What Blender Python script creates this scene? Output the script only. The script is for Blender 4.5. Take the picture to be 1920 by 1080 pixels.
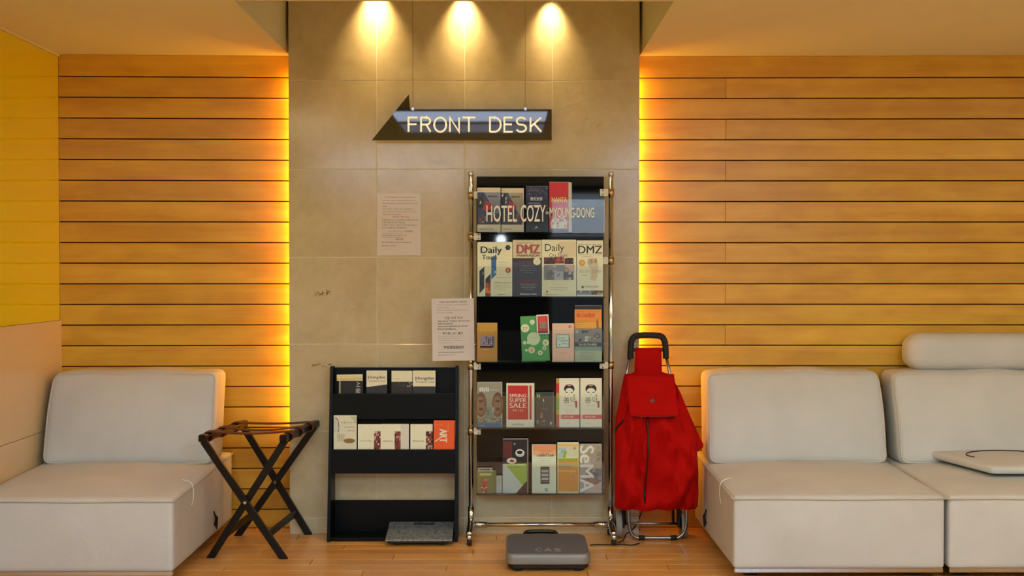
import bpy, bmesh, math, random
from mathutils import Vector, Matrix, Euler

# ------------------------------------------------------------------ camera, world, lights, exposure
scene = bpy.context.scene
COL = scene.collection
for _o in list(bpy.data.objects):
    bpy.data.objects.remove(_o, do_unlink=True)

FPX = 2200.0                       # focal length in pixels of the 1920 frame
CAM = Vector((0.0, -5.5, 1.2415))
cam_data = bpy.data.cameras.new('camera')
cam_data.sensor_width = 36.0
cam_data.lens = FPX / 1920.0 * 36.0
cam = bpy.data.objects.new('camera', cam_data)
cam.location = CAM
cam.rotation_euler = Euler((math.radians(90 - 0.91), 0, math.radians(-0.26)), 'XYZ')
COL.objects.link(cam)
scene.camera = cam
CROT = cam.rotation_euler.to_matrix()

world = bpy.data.worlds.new('world')
scene.world = world
world.use_nodes = True
world.node_tree.nodes['Background'].inputs[0].default_value = (0.75, 0.87, 1.0, 1)
world.node_tree.nodes['Background'].inputs[1].default_value = 0.5

vs = scene.view_settings
vs.view_transform = 'Standard'
vs.look = 'None'
vs.gamma = 1.0
vs.use_curve_mapping = False
vs.exposure = 0.0


def light(name, kind, loc, energy, color, rot=(0, 0, 0), **kw):
    d = bpy.data.lights.new(name, kind)
    d.energy = energy
    d.color = color
    for k, v in kw.items():
        setattr(d, k, v)
    o = bpy.data.objects.new(name, d)
    o.location = loc
    o.rotation_euler = rot
    COL.objects.link(o)
    return o


# daylight entering by the shop window in the wall behind the camera
light('window_daylight', 'AREA', (2.3, -9.25, 1.93), 14, (0.74, 0.87, 1.0),
      (math.radians(90), 0, 0), shape='RECTANGLE', size=3.5, size_y=0.56)


# ------------------------------------------------------------------ measuring helpers
def at(px, py, Y):
    """point of the plane at depth Y seen at photo pixel (px, py)"""
    d = CROT @ Vector(((px - 960.0) / FPX, (540.0 - py) / FPX, -1.0))
    t = (Y - CAM.y) / d.y
    return CAM + d * t


def aX(px, py, Y):
    return at(px, py, Y).x


def aZ(px, py, Y):
    return at(px, py, Y).z


# ------------------------------------------------------------------ object helpers
def tag(o, label=None, cat=None, group=None, kind=None):
    if label: o['label'] = label
    if cat: o['category'] = cat
    if group: o['group'] = group
    if kind: o['kind'] = kind
    return o


def empty(name, loc=(0, 0, 0), rot=(0, 0, 0)):
    o = bpy.data.objects.new(name, None)
    o.empty_display_size = 0.05
    o.location = loc
    o.rotation_euler = rot
    COL.objects.link(o)
    return o


class MB:
    """collects shapes; build() links them as one mesh object"""
    def __init__(self):
        self.bm = bmesh.new()

    def box(self, x0, x1, y0, y1, z0, z1, bev=0.0, seg=1, mi=0):
        bm = self.bm
        v = [bm.verts.new(p) for p in
             [(x0, y0, z0), (x1, y0, z0), (x1, y1, z0), (x0, y1, z0),
              (x0, y0, z1), (x1, y0, z1), (x1, y1, z1), (x0, y1, z1)]]
        fs = []
        for q in [(0, 3, 2, 1), (4, 5, 6, 7), (0, 1, 5, 4), (1, 2, 6, 5), (2, 3, 7, 6), (3, 0, 4, 7)]:
            f = bm.faces.new([v[i] for i in q])
            f.material_index = mi
            fs.append(f)
        if bev > 0:
            es = list({e for f in fs for e in f.edges})
            bmesh.ops.bevel(bm, geom=es, offset=bev, segments=seg, profile=0.5, affect='EDGES')
        return v

    def hexa(self, pts, mi=0, bev=0.0):
        bm = self.bm
        v = [bm.verts.new(p) for p in pts]
        fs = []
        for q in [(0, 3, 2, 1), (4, 5, 6, 7), (0, 1, 5, 4), (1, 2, 6, 5), (2, 3, 7, 6), (3, 0, 4, 7)]:
            f = bm.faces.new([v[i] for i in q])
            f.material_index = mi
            fs.append(f)
        if bev > 0:
            es = list({e for f in fs for e in f.edges})
            bmesh.ops.bevel(bm, geom=es, offset=bev, segments=1, affect='EDGES')

    def prism(self, poly, axis, a, b, mi=0, bev=0.0):
        """poly: 2D points; axis 'y' -> (x,z) extruded y a..b ; 'x' -> (y,z) extruded x"""
        bm = self.bm
        def P(p, t):
            return (p[0], t, p[1]) if axis == 'y' else ((t, p[0], p[1]) if axis == 'x' else (p[0], p[1], t))
        A = [bm.verts.new(P(p, a)) for p in poly]
        B = [bm.verts.new(P(p, b)) for p in poly]
        n = len(poly)
        fs = [bm.faces.new(A), bm.faces.new(B[::-1])]
        for i in range(n):
            j = (i + 1) % n
            fs.append(bm.faces.new([A[j], A[i], B[i], B[j]]))
        for f in fs: f.material_index = mi
        bmesh.ops.recalc_face_normals(bm, faces=fs)
        if bev > 0:
            es = list({e for f in fs for e in f.edges})
            bmesh.ops.bevel(bm, geom=es, offset=bev, segments=2, affect='EDGES')

    def bar(self, p, q, w, h, up=(0, 0, 1), mi=0, bev=0.0):
        """rectangular bar from p to q, width w, height h"""
        p, q = Vector(p), Vector(q)
        d = (q - p).normalized()
        s = d.cross(Vector(up))
        if s.length < 1e-5: s = d.cross(Vector((0, 1, 0)))
        s.normalize()
        u = s.cross(d).normalized()
        s *= w / 2; u *= h / 2
        self.hexa([p - s - u, p + s - u, q + s - u, q - s - u, p - s + u, p + s + u, q + s + u, q - s + u], mi, bev)

    def tube(self, pts, r, seg=10, closed=False, caps=True, mi=0):
        bm = self.bm
        pts = [Vector(p) for p in pts]
        n = len(pts)
        rs = r if isinstance(r, (list, tuple)) else [r] * n
        rings = []
        prev = None
        for i in range(n):
            if closed:
                d = pts[(i + 1) % n] - pts[i - 1]
            else:
                d = pts[min(i + 1, n - 1)] - pts[max(i - 1, 0)]
            if d.length < 1e-9: d = Vector((0, 0, 1))
            d.normalize()
            if prev is None:
                ref = Vector((0, 0, 1)) if abs(d.z) < 0.9 else Vector((1, 0, 0))
                s = d.cross(ref).normalized()
            else:
                s = (prev - d * prev.dot(d))
                if s.length < 1e-6: s = d.orthogonal()
                s.normalize()
            prev = s
            u = d.cross(s)
            rings.append([bm.verts.new(pts[i] + (s * math.cos(2 * math.pi * k / seg) + u * math.sin(2 * math.pi * k / seg)) * rs[i])
                          for k in range(seg)])
        fs = []
        for i in range(n if closed else n - 1):
            A, B = rings[i], rings[(i + 1) % n]
            for k in range(seg):
                fs.append(bm.faces.new([A[k], A[(k + 1) % seg], B[(k + 1) % seg], B[k]]))
        if caps and not closed:
            fs.append(bm.faces.new(rings[0][::-1]))
            fs.append(bm.faces.new(rings[-1]))
        for f in fs: f.material_index = mi
        return fs

    def lathe(self, prof, c=(0, 0, 0), axis='z', seg=20, mi=0):
        """prof: (r, h) list revolved around axis through c"""
        bm = self.bm
        rings = []
        for (r, h) in prof:
            ring = []
            for k in range(seg):
                a = 2 * math.pi * k / seg
                x, y = r * math.cos(a), r * math.sin(a)
                if axis == 'z': p = (c[0] + x, c[1] + y, c[2] + h)
                elif axis == 'x': p = (c[0] + h, c[1] + x, c[2] + y)
                else: p = (c[0] + x, c[1] + h, c[2] + y)
                ring.append(bm.verts.new(p))
            rings.append(ring)
        fs = []
        for A, B in zip(rings, rings[1:]):
            for k in range(seg):
                fs.append(bm.faces.new([A[k], A[(k + 1) % seg], B[(k + 1) % seg], B[k]]))
        fs.append(bm.faces.new(rings[0][::-1])); fs.append(bm.faces.new(rings[-1]))
        for f in fs: f.material_index = mi
        bmesh.ops.recalc_face_normals(bm, faces=fs)

    def sphere(self, c, r, mi=0, seg=12):
        res = bmesh.ops.create_uvsphere(self.bm, u_segments=seg, v_segments=max(6, seg // 2), radius=r,
                                        matrix=Matrix.Translation(c))
        for v in res['verts']:
            for f in v.link_faces: f.material_index = mi

    def poly(self, pts, mi=0):
        f = self.bm.faces.new([self.bm.verts.new(p) for p in pts])
        f.material_index = mi
        return f

    def soft(self, sx, sy, sz, r, puff=(0, 0, 0), n=14, fn=None, c=(0, 0, 0)):
        """rounded cushion box, half sizes sx sy sz, corner radius r, faces puffed by puff"""
        bm = self.bm
        new = []
        lin = [-math.cos(math.pi * i / n) for i in range(n + 1)]
        lin = [0.45 * math.copysign(abs(v), v) + 0.55 * v for v in lin]
        H = (sx, sy, sz)
        for ax in range(3):
            for sg in (-1, 1):
                grid = []
                for i in range(n + 1):
                    row = []
                    for j in range(n + 1):
                        u = [0, 0, 0]
                        u[ax] = sg
                        u[(ax + 1) % 3] = lin[i]
                        u[(ax + 2) % 3] = lin[j]
                        p = Vector((u[0] * sx, u[1] * sy, u[2] * sz))
                        core = Vector([max(-(H[k] - r), min(H[k] - r, p[k])) for k in range(3)])
                        d = p - core
                        q = core + d.normalized() * r if d.length > 1e-9 else p
                        for k in range(3):
                            o = [m for m in range(3) if m != k]
                            q[k] += u[k] * puff[k] * (1 - u[o[0]] ** 2) * (1 - u[o[1]] ** 2)
                        if fn: q = fn(q)
                        row.append(bm.verts.new((q[0] + c[0], q[1] + c[1], q[2] + c[2])))
                    grid.append(row)
                for i in range(n):
                    for j in range(n):
                        quad = [grid[i][j], grid[i + 1][j], grid[i + 1][j + 1], grid[i][j + 1]]
                        if sg < 0: quad.reverse()
                        bm.faces.new(quad)
                new += [v for row in grid for v in row]
        bmesh.ops.remove_doubles(bm, verts=new, dist=1e-5)

    def build(self, name, mat, parent=None, smooth=False, loc=None, rot=None):
        me = bpy.data.meshes.new(name)
        self.bm.to_mesh(me)
        self.bm.free()
        for m in (mat if isinstance(mat, (list, tuple)) else [mat]):
            me.materials.append(m)
        if smooth:
            for p in me.polygons: p.use_smooth = True
        o = bpy.data.objects.new(name, me)
        COL.objects.link(o)
        if parent: o.parent = parent
        if loc is not None: o.location = loc
        if rot is not None: o.rotation_euler = rot
        return o


def smooth_angle(o, deg=40):
    me = o.data
    for p in me.polygons: p.use_smooth = True
    bm = bmesh.new(); bm.from_mesh(me)
    a = math.radians(deg)
    for e in bm.edges:
        if len(e.link_faces) == 2 and e.calc_face_angle(0) > a:
            e.smooth = False
    bm.to_mesh(me); bm.free()
    return o


def bez(p0, p1, p2, p3, n=12):
    p0, p1, p2, p3 = map(Vector, (p0, p1, p2, p3))
    return [p0 * (1 - t) ** 3 + p1 * 3 * t * (1 - t) ** 2 + p2 * 3 * t * t * (1 - t) + p3 * t ** 3
            for t in [i / n for i in range(n + 1)]]


def spline(pts, n=8, closed=False):
    """Catmull-Rom through points"""
    P = [Vector(p) for p in pts]
    m = len(P)
    out = []
    rng = range(m if closed else m - 1)
    for i in rng:
        g = (lambda k: P[k % m]) if closed else (lambda k: P[max(0, min(m - 1, k))])
        a, b, c, d = g(i - 1), g(i), g(i + 1), g(i + 2)
        for k in range(n):
            t = k / n
            out.append(0.5 * ((2 * b) + (c - a) * t + (2 * a - 5 * b + 4 * c - d) * t * t + (3 * b - a - 3 * c + d) * t ** 3))
    if not closed: out.append(P[-1])
    return out


# ------------------------------------------------------------------ materials
def srgb(h):
    if isinstance(h, str):
        h = h.lstrip('#')
        c = [int(h[i:i + 2], 16) / 255 for i in (0, 2, 4)]
    else:
        c = h
    return tuple((v / 12.92 if v <= 0.04045 else ((v + 0.055) / 1.055) ** 2.4) for v in c)


_mats = {}


def base_mat(name):
    m = bpy.data.materials.new(name)
    m.use_nodes = True
    nt = m.node_tree
    return m, nt, nt.nodes['Principled BSDF']


def plain(hexcol, rough=0.5, metal=0.0, name=None, spec=0.5, coat=0.0, ior=None, wear=0.06, scale=30):
    """one colour with faint procedural mottling of tone and gloss"""
    key = (hexcol, rough, metal, spec, coat, ior, wear, scale)
    if key in _mats: return _mats[key]
    m, nt, b = base_mat(name or 'plain_' + hexcol.lstrip('#'))
    c = srgb(hexcol)
    n = nt.nodes.new('ShaderNodeTexNoise'); n.inputs['Scale'].default_value = scale; n.inputs['Detail'].default_value = 3
    tc = nt.nodes.new('ShaderNodeTexCoord'); nt.links.new(tc.outputs['Object'], n.inputs['Vector'])
    mx = nt.nodes.new('ShaderNodeMix'); mx.data_type = 'RGBA'
    mx.inputs['A'].default_value = (*[v * (1 - wear) for v in c], 1)
    mx.inputs['B'].default_value = (*[min(1, v * (1 + wear)) for v in c], 1)
    nt.links.new(n.outputs['Fac'], mx.inputs['Factor'])
    nt.links.new(mx.outputs['Result'], b.inputs['Base Color'])
    b.inputs['Roughness'].default_value = rough
    b.inputs['Metallic'].default_value = metal
    b.inputs['Specular IOR Level'].default_value = spec
    b.inputs['Coat Weight'].default_value = coat
    b.inputs['Coat Roughness'].default_value = 0.05
    if ior: b.inputs['IOR'].default_value = ior
    _mats[key] = m
    return m


def ink(h, k=1.10):
    h = h.lstrip('#')
    return '#' + ''.join('%02x' % min(246, int(int(h[i:i + 2], 16) * k)) for i in (0, 2, 4))


def ramp(nt, fac, stops):
    r = nt.nodes.new('ShaderNodeValToRGB')
    el = r.color_ramp.elements
    while len(el) < len(stops): el.new(0.5)
    for e, (p, c) in zip(el, stops):
        e.position = p
        e.color = (*c, 1) if len(c) == 3 else c
    nt.links.new(fac, r.inputs['Fac'])
    return r


def mapping(nt, scale, coord='Object', rand=0.0):
    tc = nt.nodes.new('ShaderNodeTexCoord')
    mp = nt.nodes.new('ShaderNodeMapping')
    mp.inputs['Scale'].default_value = scale
    nt.links.new(tc.outputs[coord], mp.inputs['Vector'])
    if rand:
        oi = nt.nodes.new('ShaderNodeObjectInfo')
        mul = nt.nodes.new('ShaderNodeMath'); mul.operation = 'MULTIPLY'; mul.inputs[1].default_value = rand
        nt.links.new(oi.outputs['Random'], mul.inputs[0])
        cb = nt.nodes.new('ShaderNodeCombineXYZ')
        for i in range(3): nt.links.new(mul.outputs[0], cb.inputs[i])
        nt.links.new(cb.outputs[0], mp.inputs['Location'])
    return mp


def mixrgb(nt, fac, a, b, mode='MIX'):
    mx = nt.nodes.new('ShaderNodeMix'); mx.data_type = 'RGBA'; mx.blend_type = mode
    for s, v in (('Factor', fac), ('A', a), ('B', b)):
        if isinstance(v, bpy.types.NodeSocket): nt.links.new(v, mx.inputs[s])
        elif s == 'Factor': mx.inputs[s].default_value = v
        else: mx.inputs[s].default_value = (*v, 1)
    return mx.outputs['Result']


def noise(nt, vec, scale, detail=4, rough=0.5, dist=0.0):
    n = nt.nodes.new('ShaderNodeTexNoise')
    n.inputs['Scale'].default_value = scale
    n.inputs['Detail'].default_value = detail
    n.inputs['Roughness'].default_value = rough
    n.inputs['Distortion'].default_value = dist
    nt.links.new(vec, n.inputs['Vector'])
    return n.outputs['Fac']


def bump(nt, b, h, strength, dist=0.01):
    bp = nt.nodes.new('ShaderNodeBump')
    bp.inputs['Strength'].default_value = strength
    bp.inputs['Distance'].default_value = dist
    nt.links.new(h, bp.inputs['Height'])
    nt.links.new(bp.outputs['Normal'], b.inputs['Normal'])


def wood_mat(name, c1, c2, rough=0.3, axis_scale=(1.2, 8, 18), coat=0.0, var=0.12, spec=None):
    m, nt, b = base_mat(name)
    mp = mapping(nt, axis_scale, rand=37.0)
    n1 = noise(nt, mp.outputs[0], 1.2, 6, 0.55, 0.6)
    mp2 = mapping(nt, (2.2, 2.2, 5.0), rand=53.0)
    n2 = noise(nt, mp2.outputs[0], 1.6, 3, 0.5, 0.4)
    r = ramp(nt, n1, [(0.3, srgb(c1)), (0.7, srgb(c2))])
    r2 = ramp(nt, n2, [(0.35, (0.82, 0.72, 0.60)), (0.62, (1.0, 1.0, 1.0))])
    col = mixrgb(nt, 0.75, r.outputs['Color'], r2.outputs['Color'], 'MULTIPLY')
    oi = nt.nodes.new('ShaderNodeObjectInfo')
    rv = ramp(nt, oi.outputs['Random'], [(0, (1 - var,) * 3), (1, (1.0,) * 3)])
    col = mixrgb(nt, 1.0, col, rv.outputs['Color'], 'MULTIPLY')
    nt.links.new(col, b.inputs['Base Color'])
    b.inputs['Roughness'].default_value = rough
    b.inputs['Coat Weight'].default_value = coat
    b.inputs['Coat Roughness'].default_value = 0.12
    if spec is not None: b.inputs['Specular IOR Level'].default_value = spec
    bump(nt, b, n1, 0.05, 0.002)
    return m


def stone_mat(name, spots=None):
    """polished cream marble; spots: list of (x, z, rx, rz) stained pits in tile-local metres"""
    m, nt, b = base_mat(name)
    mp = mapping(nt, (1, 1, 1), rand=41.0)
    n1 = noise(nt, mp.outputs[0], 5.0, 6, 0.6, 0.5)
    n2 = noise(nt, mp.outputs[0], 22.0, 5, 0.65)
    r = ramp(nt, n1, [(0.3, srgb('#c9b993')), (0.55, srgb('#d3c4a0')), (0.75, srgb('#dbcdac'))])
    r2 = ramp(nt, n2, [(0.35, (0.90, 0.87, 0.82)), (0.6, (1, 1, 1))])
    col = mixrgb(nt, 0.6, r.outputs['Color'], r2.outputs['Color'], 'MULTIPLY')
    # fine brown veins
    wv = noise(nt, mp.outputs[0], 3.2, 8, 0.62, 1.2)
    vein = ramp(nt, wv, [(0.485, (0, 0, 0)), (0.498, (1, 1, 1)), (0.51, (0, 0, 0))])
    gate = ramp(nt, noise(nt, mp.outputs[0], 2.1, 2, 0.5), [(0.56, (0, 0, 0)), (0.68, (1, 1, 1))])
    vm = nt.nodes.new('ShaderNodeMath'); vm.operation = 'MULTIPLY'
    nt.links.new(vein.outputs['Color'], vm.inputs[0]); nt.links.new(gate.outputs['Color'], vm.inputs[1])
    vs_ = nt.nodes.new('ShaderNodeMath'); vs_.operation = 'MULTIPLY'; vs_.inputs[1].default_value = 0.16
    nt.links.new(vm.outputs[0], vs_.inputs[0])
    col = mixrgb(nt, vs_.outputs[0], col, srgb('#8a6a3c'))
    oi = nt.nodes.new('ShaderNodeObjectInfo')
    rv = ramp(nt, oi.outputs['Random'], [(0, (0.91, 0.89, 0.86)), (1, (1, 1, 1))])
    col = mixrgb(nt, 1.0, col, rv.outputs['Color'], 'MULTIPLY')
    if spots:
        tc = nt.nodes.new('ShaderNodeTexCoord')
        for (sx, sz, rx, rz) in spots:
            mpp = nt.nodes.new('ShaderNodeMapping'); mpp.vector_type = 'TEXTURE'
            mpp.inputs['Location'].default_value = (sx, 0, sz)
            mpp.inputs['Scale'].default_value = (rx, 1, rz)
            nt.links.new(tc.outputs['Object'], mpp.inputs['Vector'])
            ln = nt.nodes.new('ShaderNodeVectorMath'); ln.operation = 'LENGTH'
            nt.links.new(mpp.outputs[0], ln.inputs[0])
            msk = ramp(nt, ln.outputs['Value'], [(0.55, (1, 1, 1)), (1.0, (0, 0, 0))])
            sp = ramp(nt, noise(nt, tc.outputs['Object'], 70, 3, 0.6), [(0.53, (0, 0, 0)), (0.6, (1, 1, 1))])
            mm = nt.nodes.new('ShaderNodeMath'); mm.operation = 'MULTIPLY'
            nt.links.new(msk.outputs['Color'], mm.inputs[0]); nt.links.new(sp.outputs['Color'], mm.inputs[1])
            col = mixrgb(nt, mm.outputs[0], col, srgb('#7d5a1c'))
    nt.links.new(col, b.inputs['Base Color'])
    b.inputs['Roughness'].default_value = 0.16
    b.inputs['Specular IOR Level'].default_value = 0.5
    bump(nt, b, n2, 0.03, 0.002)
    return m


def clear_mat(name, tint=(0.993, 0.996, 0.994), gloss=0.012):
    """thin clear acrylic sheet"""
    m, nt, b = base_mat(name)
    out = nt.nodes['Material Output']
    tr = nt.nodes.new('ShaderNodeBsdfTransparent'); tr.inputs[0].default_value = (*tint, 1)
    gl = nt.nodes.new('ShaderNodeBsdfGlossy'); gl.inputs['Roughness'].default_value = 0.02
    fr = nt.nodes.new('ShaderNodeFresnel'); fr.inputs['IOR'].default_value = 1.49
    n = nt.nodes.new('ShaderNodeTexNoise'); n.inputs['Scale'].default_value = 6
    ad = nt.nodes.new('ShaderNodeMath'); ad.operation = 'MULTIPLY_ADD'
    ad.inputs[1].default_value = gloss; nt.links.new(n.outputs['Fac'], ad.inputs[0]); nt.links.new(fr.outputs[0], ad.inputs[2])
    mx = nt.nodes.new('ShaderNodeMixShader')
    nt.links.new(ad.outputs[0], mx.inputs[0]); nt.links.new(tr.outputs[0], mx.inputs[1]); nt.links.new(gl.outputs[0], mx.inputs[2])
    nt.links.new(mx.outputs[0], out.inputs['Surface'])
    nt.nodes.remove(b)
    return m


def emit_mat(name, col, strength):
    m, nt, b = base_mat(name)
    b.inputs['Base Color'].default_value = (*col, 1)
    b.inputs['Emission Color'].default_value = (*col, 1)
    b.inputs['Emission Strength'].default_value = strength
    return m


def leather_mat(name, c1, c2):
    m, nt, b = base_mat(name)
    mp = mapping(nt, (1, 1, 1), rand=11.0)
    n1 = noise(nt, mp.outputs[0], 4.0, 4, 0.55, 0.3)
    r = ramp(nt, n1, [(0.3, srgb(c1)), (0.7, srgb(c2))])
    nt.links.new(r.outputs['Color'], b.inputs['Base Color'])
    b.inputs['Roughness'].default_value = 0.55
    b.inputs['Specular IOR Level'].default_value = 0.35
    n2 = noise(nt, mp.outputs[0], 160.0, 3, 0.6)
    n3 = noise(nt, mp.outputs[0], 7.0, 3, 0.5, 0.8)
    mxv = nt.nodes.new('ShaderNodeMath'); mxv.operation = 'MULTIPLY_ADD'; mxv.inputs[1].default_value = 6.0
    nt.links.new(n3, mxv.inputs[0]); nt.links.new(n2, mxv.inputs[2])
    bump(nt, b, mxv.outputs[0], 0.25, 0.002)
    return m


M = {}
M['plank'] = wood_mat('maple_plank', '#dba42e', '#ecba3e', 0.32, (1.1, 8, 16), 0.0, 0.14)
M['plank_dark'] = plain('#150904', 0.8, spec=0.1)
M['floorboard'] = wood_mat('floorboard_wood', '#e6a252', '#f2b868', 0.28, (1.5, 14, 8), 0.2, 0.16)
M['grout'] = plain('#efe6cf', 0.7)
M['stone'] = stone_mat('cream_marble')
M['plaster'] = plain('#dad4b4', 0.85, scale=4, wear=0.03, name='ceiling_plaster')
M['yellow'] = plain('#dcc800', 0.06, name='yellow_glass', wear=0.03, scale=2)
M['wains'] = plain('#d8bd92', 0.12, name='wainscot_stone', wear=0.05, scale=5)
M['wall'] = plain('#cdcfcd', 0.8, name='painted_wall', scale=3)
M['darkwall'] = plain('#2b2622', 0.6, name='dark_wall', scale=3)
M['leather'] = leather_mat('white_leather', '#c3c2be', '#cdccc9')
M['piping'] = plain('#c2bdb2', 0.55, name='leather_piping')
M['chrome'] = plain('#cdd3dc', 0.12, 1.0, name='chrome', wear=0.03)
M['steel'] = plain('#9a9a9a', 0.3, 1.0, name='grey_steel')
M['black'] = plain('#0b0b0d', 0.35, name='black_plastic')
M['rubber'] = plain('#141414', 0.7, name='black_rubber')
M['blackwood'] = wood_mat('black_stained_wood', '#030304', '#070709', 0.4, (1.0, 8, 30), 0.0, 0.1, 0.18)
M['darkwood'] = wood_mat('espresso_wood', '#0a0605', '#130b09', 0.35, (6, 6, 6), 0.0, 0.1, 0.3)
M['acrylic_black'] = plain('#050507', 0.03, name='black_acrylic', spec=0.36, wear=0.02)
M['acrylic'] = clear_mat('clear_acrylic')
M['strap'] = leather_mat('brown_leather_strap', '#4a2213', '#6a3520')
M['paper'] = plain('#e6e2d2', 0.6, name='paper_stock', wear=0.03)
M['plate'] = plain('#e3dfcb', 0.35, name='bracket_plate', wear=0.05)
# ------------------------------------------------------------------ the setting
random.seed(4)
YW = 0.13                                   # face of the plank wall
XL = aX(541.5, 500, 0.0)                    # edges of the stone pier
XR = aX(1199.0, 500, 0.0)
XWL = aX(111, 400, YW - 0.04)               # left wall plane
XWR = 4.6
ZC = aZ(541, 105, YW)                       # lower ceiling
LPC = 19.0
LPS = 5.0                                   # glow of the added lobby panels
YB = -9.0                                   # wall behind the camera
SLOT_Y = -1.02


def wall_y(x):
    if x < XL: return YW - 0.04 * (XL - x) / (XL - XWL)
    if x > XR: return YW - 0.03 * (x - XR) / 1.85
    return YW


# floor: screed under separate boards near the wall, one sheet of the same wood beyond
mb = MB(); mb.box(XWL - 0.1, XWR + 0.1, YB - 0.1, 0.2, -0.06, -0.012)
floor = tag(mb.build('floor', M['plank_dark']), kind='structure')
bw, bl = 0.092, 0.92
rows = int(1.75 / bw)
gap = 0.0012
board_cache = {}
for r in range(rows + 1):
    y1 = 0.15 - r * bw
    y0 = y1 - bw
    x = XWL - (r * 0.37 % 1.0) * bl
    while x < 2.9:
        a, b_ = max(x, XWL), min(x + bl, 2.9)
        if b_ - a > 0.03:
            key = round(b_ - a, 3)
            if key not in board_cache:
                m_ = MB(); m_.box(-(b_ - a) / 2 + gap, (b_ - a) / 2 - gap, -bw / 2 + gap, bw / 2 - gap, -0.012, 0.0, 0.0008)
                o = m_.build('floorboard', M['floorboard'], floor)
                board_cache[key] = o.data
            else:
                o = bpy.data.objects.new('floorboard', board_cache[key]); COL.objects.link(o); o.parent = floor
            o.location = ((a + b_) / 2, (y0 + y1) / 2, 0)
        x += bl
yend = 0.15 - (rows + 1) * bw
mb = MB(); mb.box(XWL, XWR, YB, yend, -0.012, 0.0); mb.box(2.9, XWR, yend, 0.15, -0.012, 0.0)
o = mb.build('floor_sheet', M['floorboard'], floor)

# plank wall
mb = MB(); mb.box(XWL - 0.1, XWR + 0.1, YW + 0.022, YW + 0.1, -0.06, ZC + 0.9)
wall_back = tag(mb.build('wall_back', M['plank_dark']), kind='structure')
zt, zb = aZ(541, 145.8, YW), aZ(541, 954.3, YW)
pitch = (zt - zb) / 21
joints = [zb - pitch] + [zb + pitch * i for i in range(22)] + [ZC + 0.002]
XJ = aX(1360, 400, YW)


def plank(x0, x1, z0, z1):
    m_ = MB()
    cx, cz = (x0 + x1) / 2, (z0 + z1) / 2
    ya, yb_ = wall_y(x0 + 1e-6 if x0 >= XR else x0), wall_y(x1)
    if x1 <= XL + 0.3: ya, yb_ = wall_y(min(x0, XL)), wall_y(min(x1, XL))
    g = 0.0026
    m_.hexa([(x0 - cx, ya, z0 + g - cz), (x1 - cx, yb_, z0 + g - cz), (x1 - cx, yb_ + 0.02, z0 + g - cz), (x0 - cx, ya + 0.02, z0 + g - cz),
             (x0 - cx, ya, z1 - g - cz), (x1 - cx, yb_, z1 - g - cz), (x1 - cx, yb_ + 0.02, z1 - g - cz), (x0 - cx, ya + 0.02, z1 - g - cz)], 0, 0.0012)
    return m_.build('plank', M['plank'], wall_back, loc=(cx, 0, cz))


for i in range(len(joints) - 1):
    z0, z1 = max(joints[i], 0.0), joints[i + 1]
    if z1 - z0 < 0.02: continue
    plank(XWL, XL + 0.12, z0, z1)
    k = len(joints) - 2 - i               # row counted from the top
    if k % 2 == 1:
        plank(XR - 0.12, XJ - 0.0006, z0, z1); plank(XJ + 0.0006, 3.4, z0, z1)
    else:
        plank(XR - 0.12, 2.75, z0, z1); plank(2.7512, 3.4, z0, z1)
    plank(3.4012, XWR, z0, z1)

# stone pier
mb = MB(); mb.box(XL + 0.001, XR - 0.001, 0.0025, 0.07, 0, 2.86)
wall_center = tag(mb.build('wall_center', M['grout']), kind='structure')
xs = [XL, aX(706.5, 400, 0), aX(871.5, 400, 0), aX(1035.5, 400, 0), XR]
zs = [0.0] + [aZ(700, y, 0) for y in (971, 808, 645, 482, 317.5, 151)] + [aZ(700, 151, 0) + 0.405, 2.9]
mb_spot1 = stone_mat('cream_marble_pitted', [(-0.05, 0.035, 0.055, 0.018)])
mb_spot2 = stone_mat('cream_marble_stained', [(-0.045, 0.105, 0.075, 0.012)])
for j in range(len(zs) - 1):
    for i in range(4):
        m_ = MB()
        hx, hz = (xs[i + 1] - xs[i]) / 2 - 0.0014, (zs[j + 1] - zs[j]) / 2 - 0.0014
        m_.box(-hx, hx, -0.006, 0.006, -hz, hz, 0.0012)
        mat = M['stone']
        if i == 0 and j == 3: mat = mb_spot1
        if i == 0 and j == 2: mat = mb_spot2
        o = m_.build('tile', mat, wall_center, loc=((xs[i] + xs[i + 1]) / 2, 0.006, (zs[j] + zs[j + 1]) / 2))
        o.rotation_euler = (random.uniform(-1, 1) * 0.0022, 0, random.uniform(-1, 1) * 0.0022)

# left wall: yellow glass above stone wainscot
ZW = aZ(113, 600, YW - 0.04)
mb = MB(); mb.box(XWL - 0.1, XWL - 0.006, YB, YW, -0.02, ZC + 0.3)
wall_left = tag(mb.build('wall_left', M['wall']), kind='structure')
for k in range(6):
    y1 = 0.09 - k * 1.55
    m_ = MB(); m_.box(XWL - 0.006, XWL, max(y1 - 1.549, YB), y1, ZW, ZC - 0.012, 0.001)
    m_.build('glass_panel', M['yellow'], wall_left)
    for z0, z1 in ((0, 0.499), (0.501, ZW - 0.001)):
        for q in range(2):
            a = y1 - q * 0.775
            if a - 0.774 < YB: continue
            m_ = MB(); m_.box(XWL - 0.005, XWL + 0.008, a - 0.774, a, z0, z1, 0.0012)
            m_.build('wainscot_panel', M['wains'], wall_left)
mb = MB(); mb.box(XWL - 0.006, XWL + 0.006, YB, 0.09, ZC - 0.011, ZC - 0.001)
tag(mb.build('trim_1', M['plaster']), kind='structure')

mb = MB(); mb.box(XWR, XWR + 0.1, YB, YW + 0.1, -0.02, ZC + 0.3)
tag(mb.build('wall_right', M['wall']), kind='structure')

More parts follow.
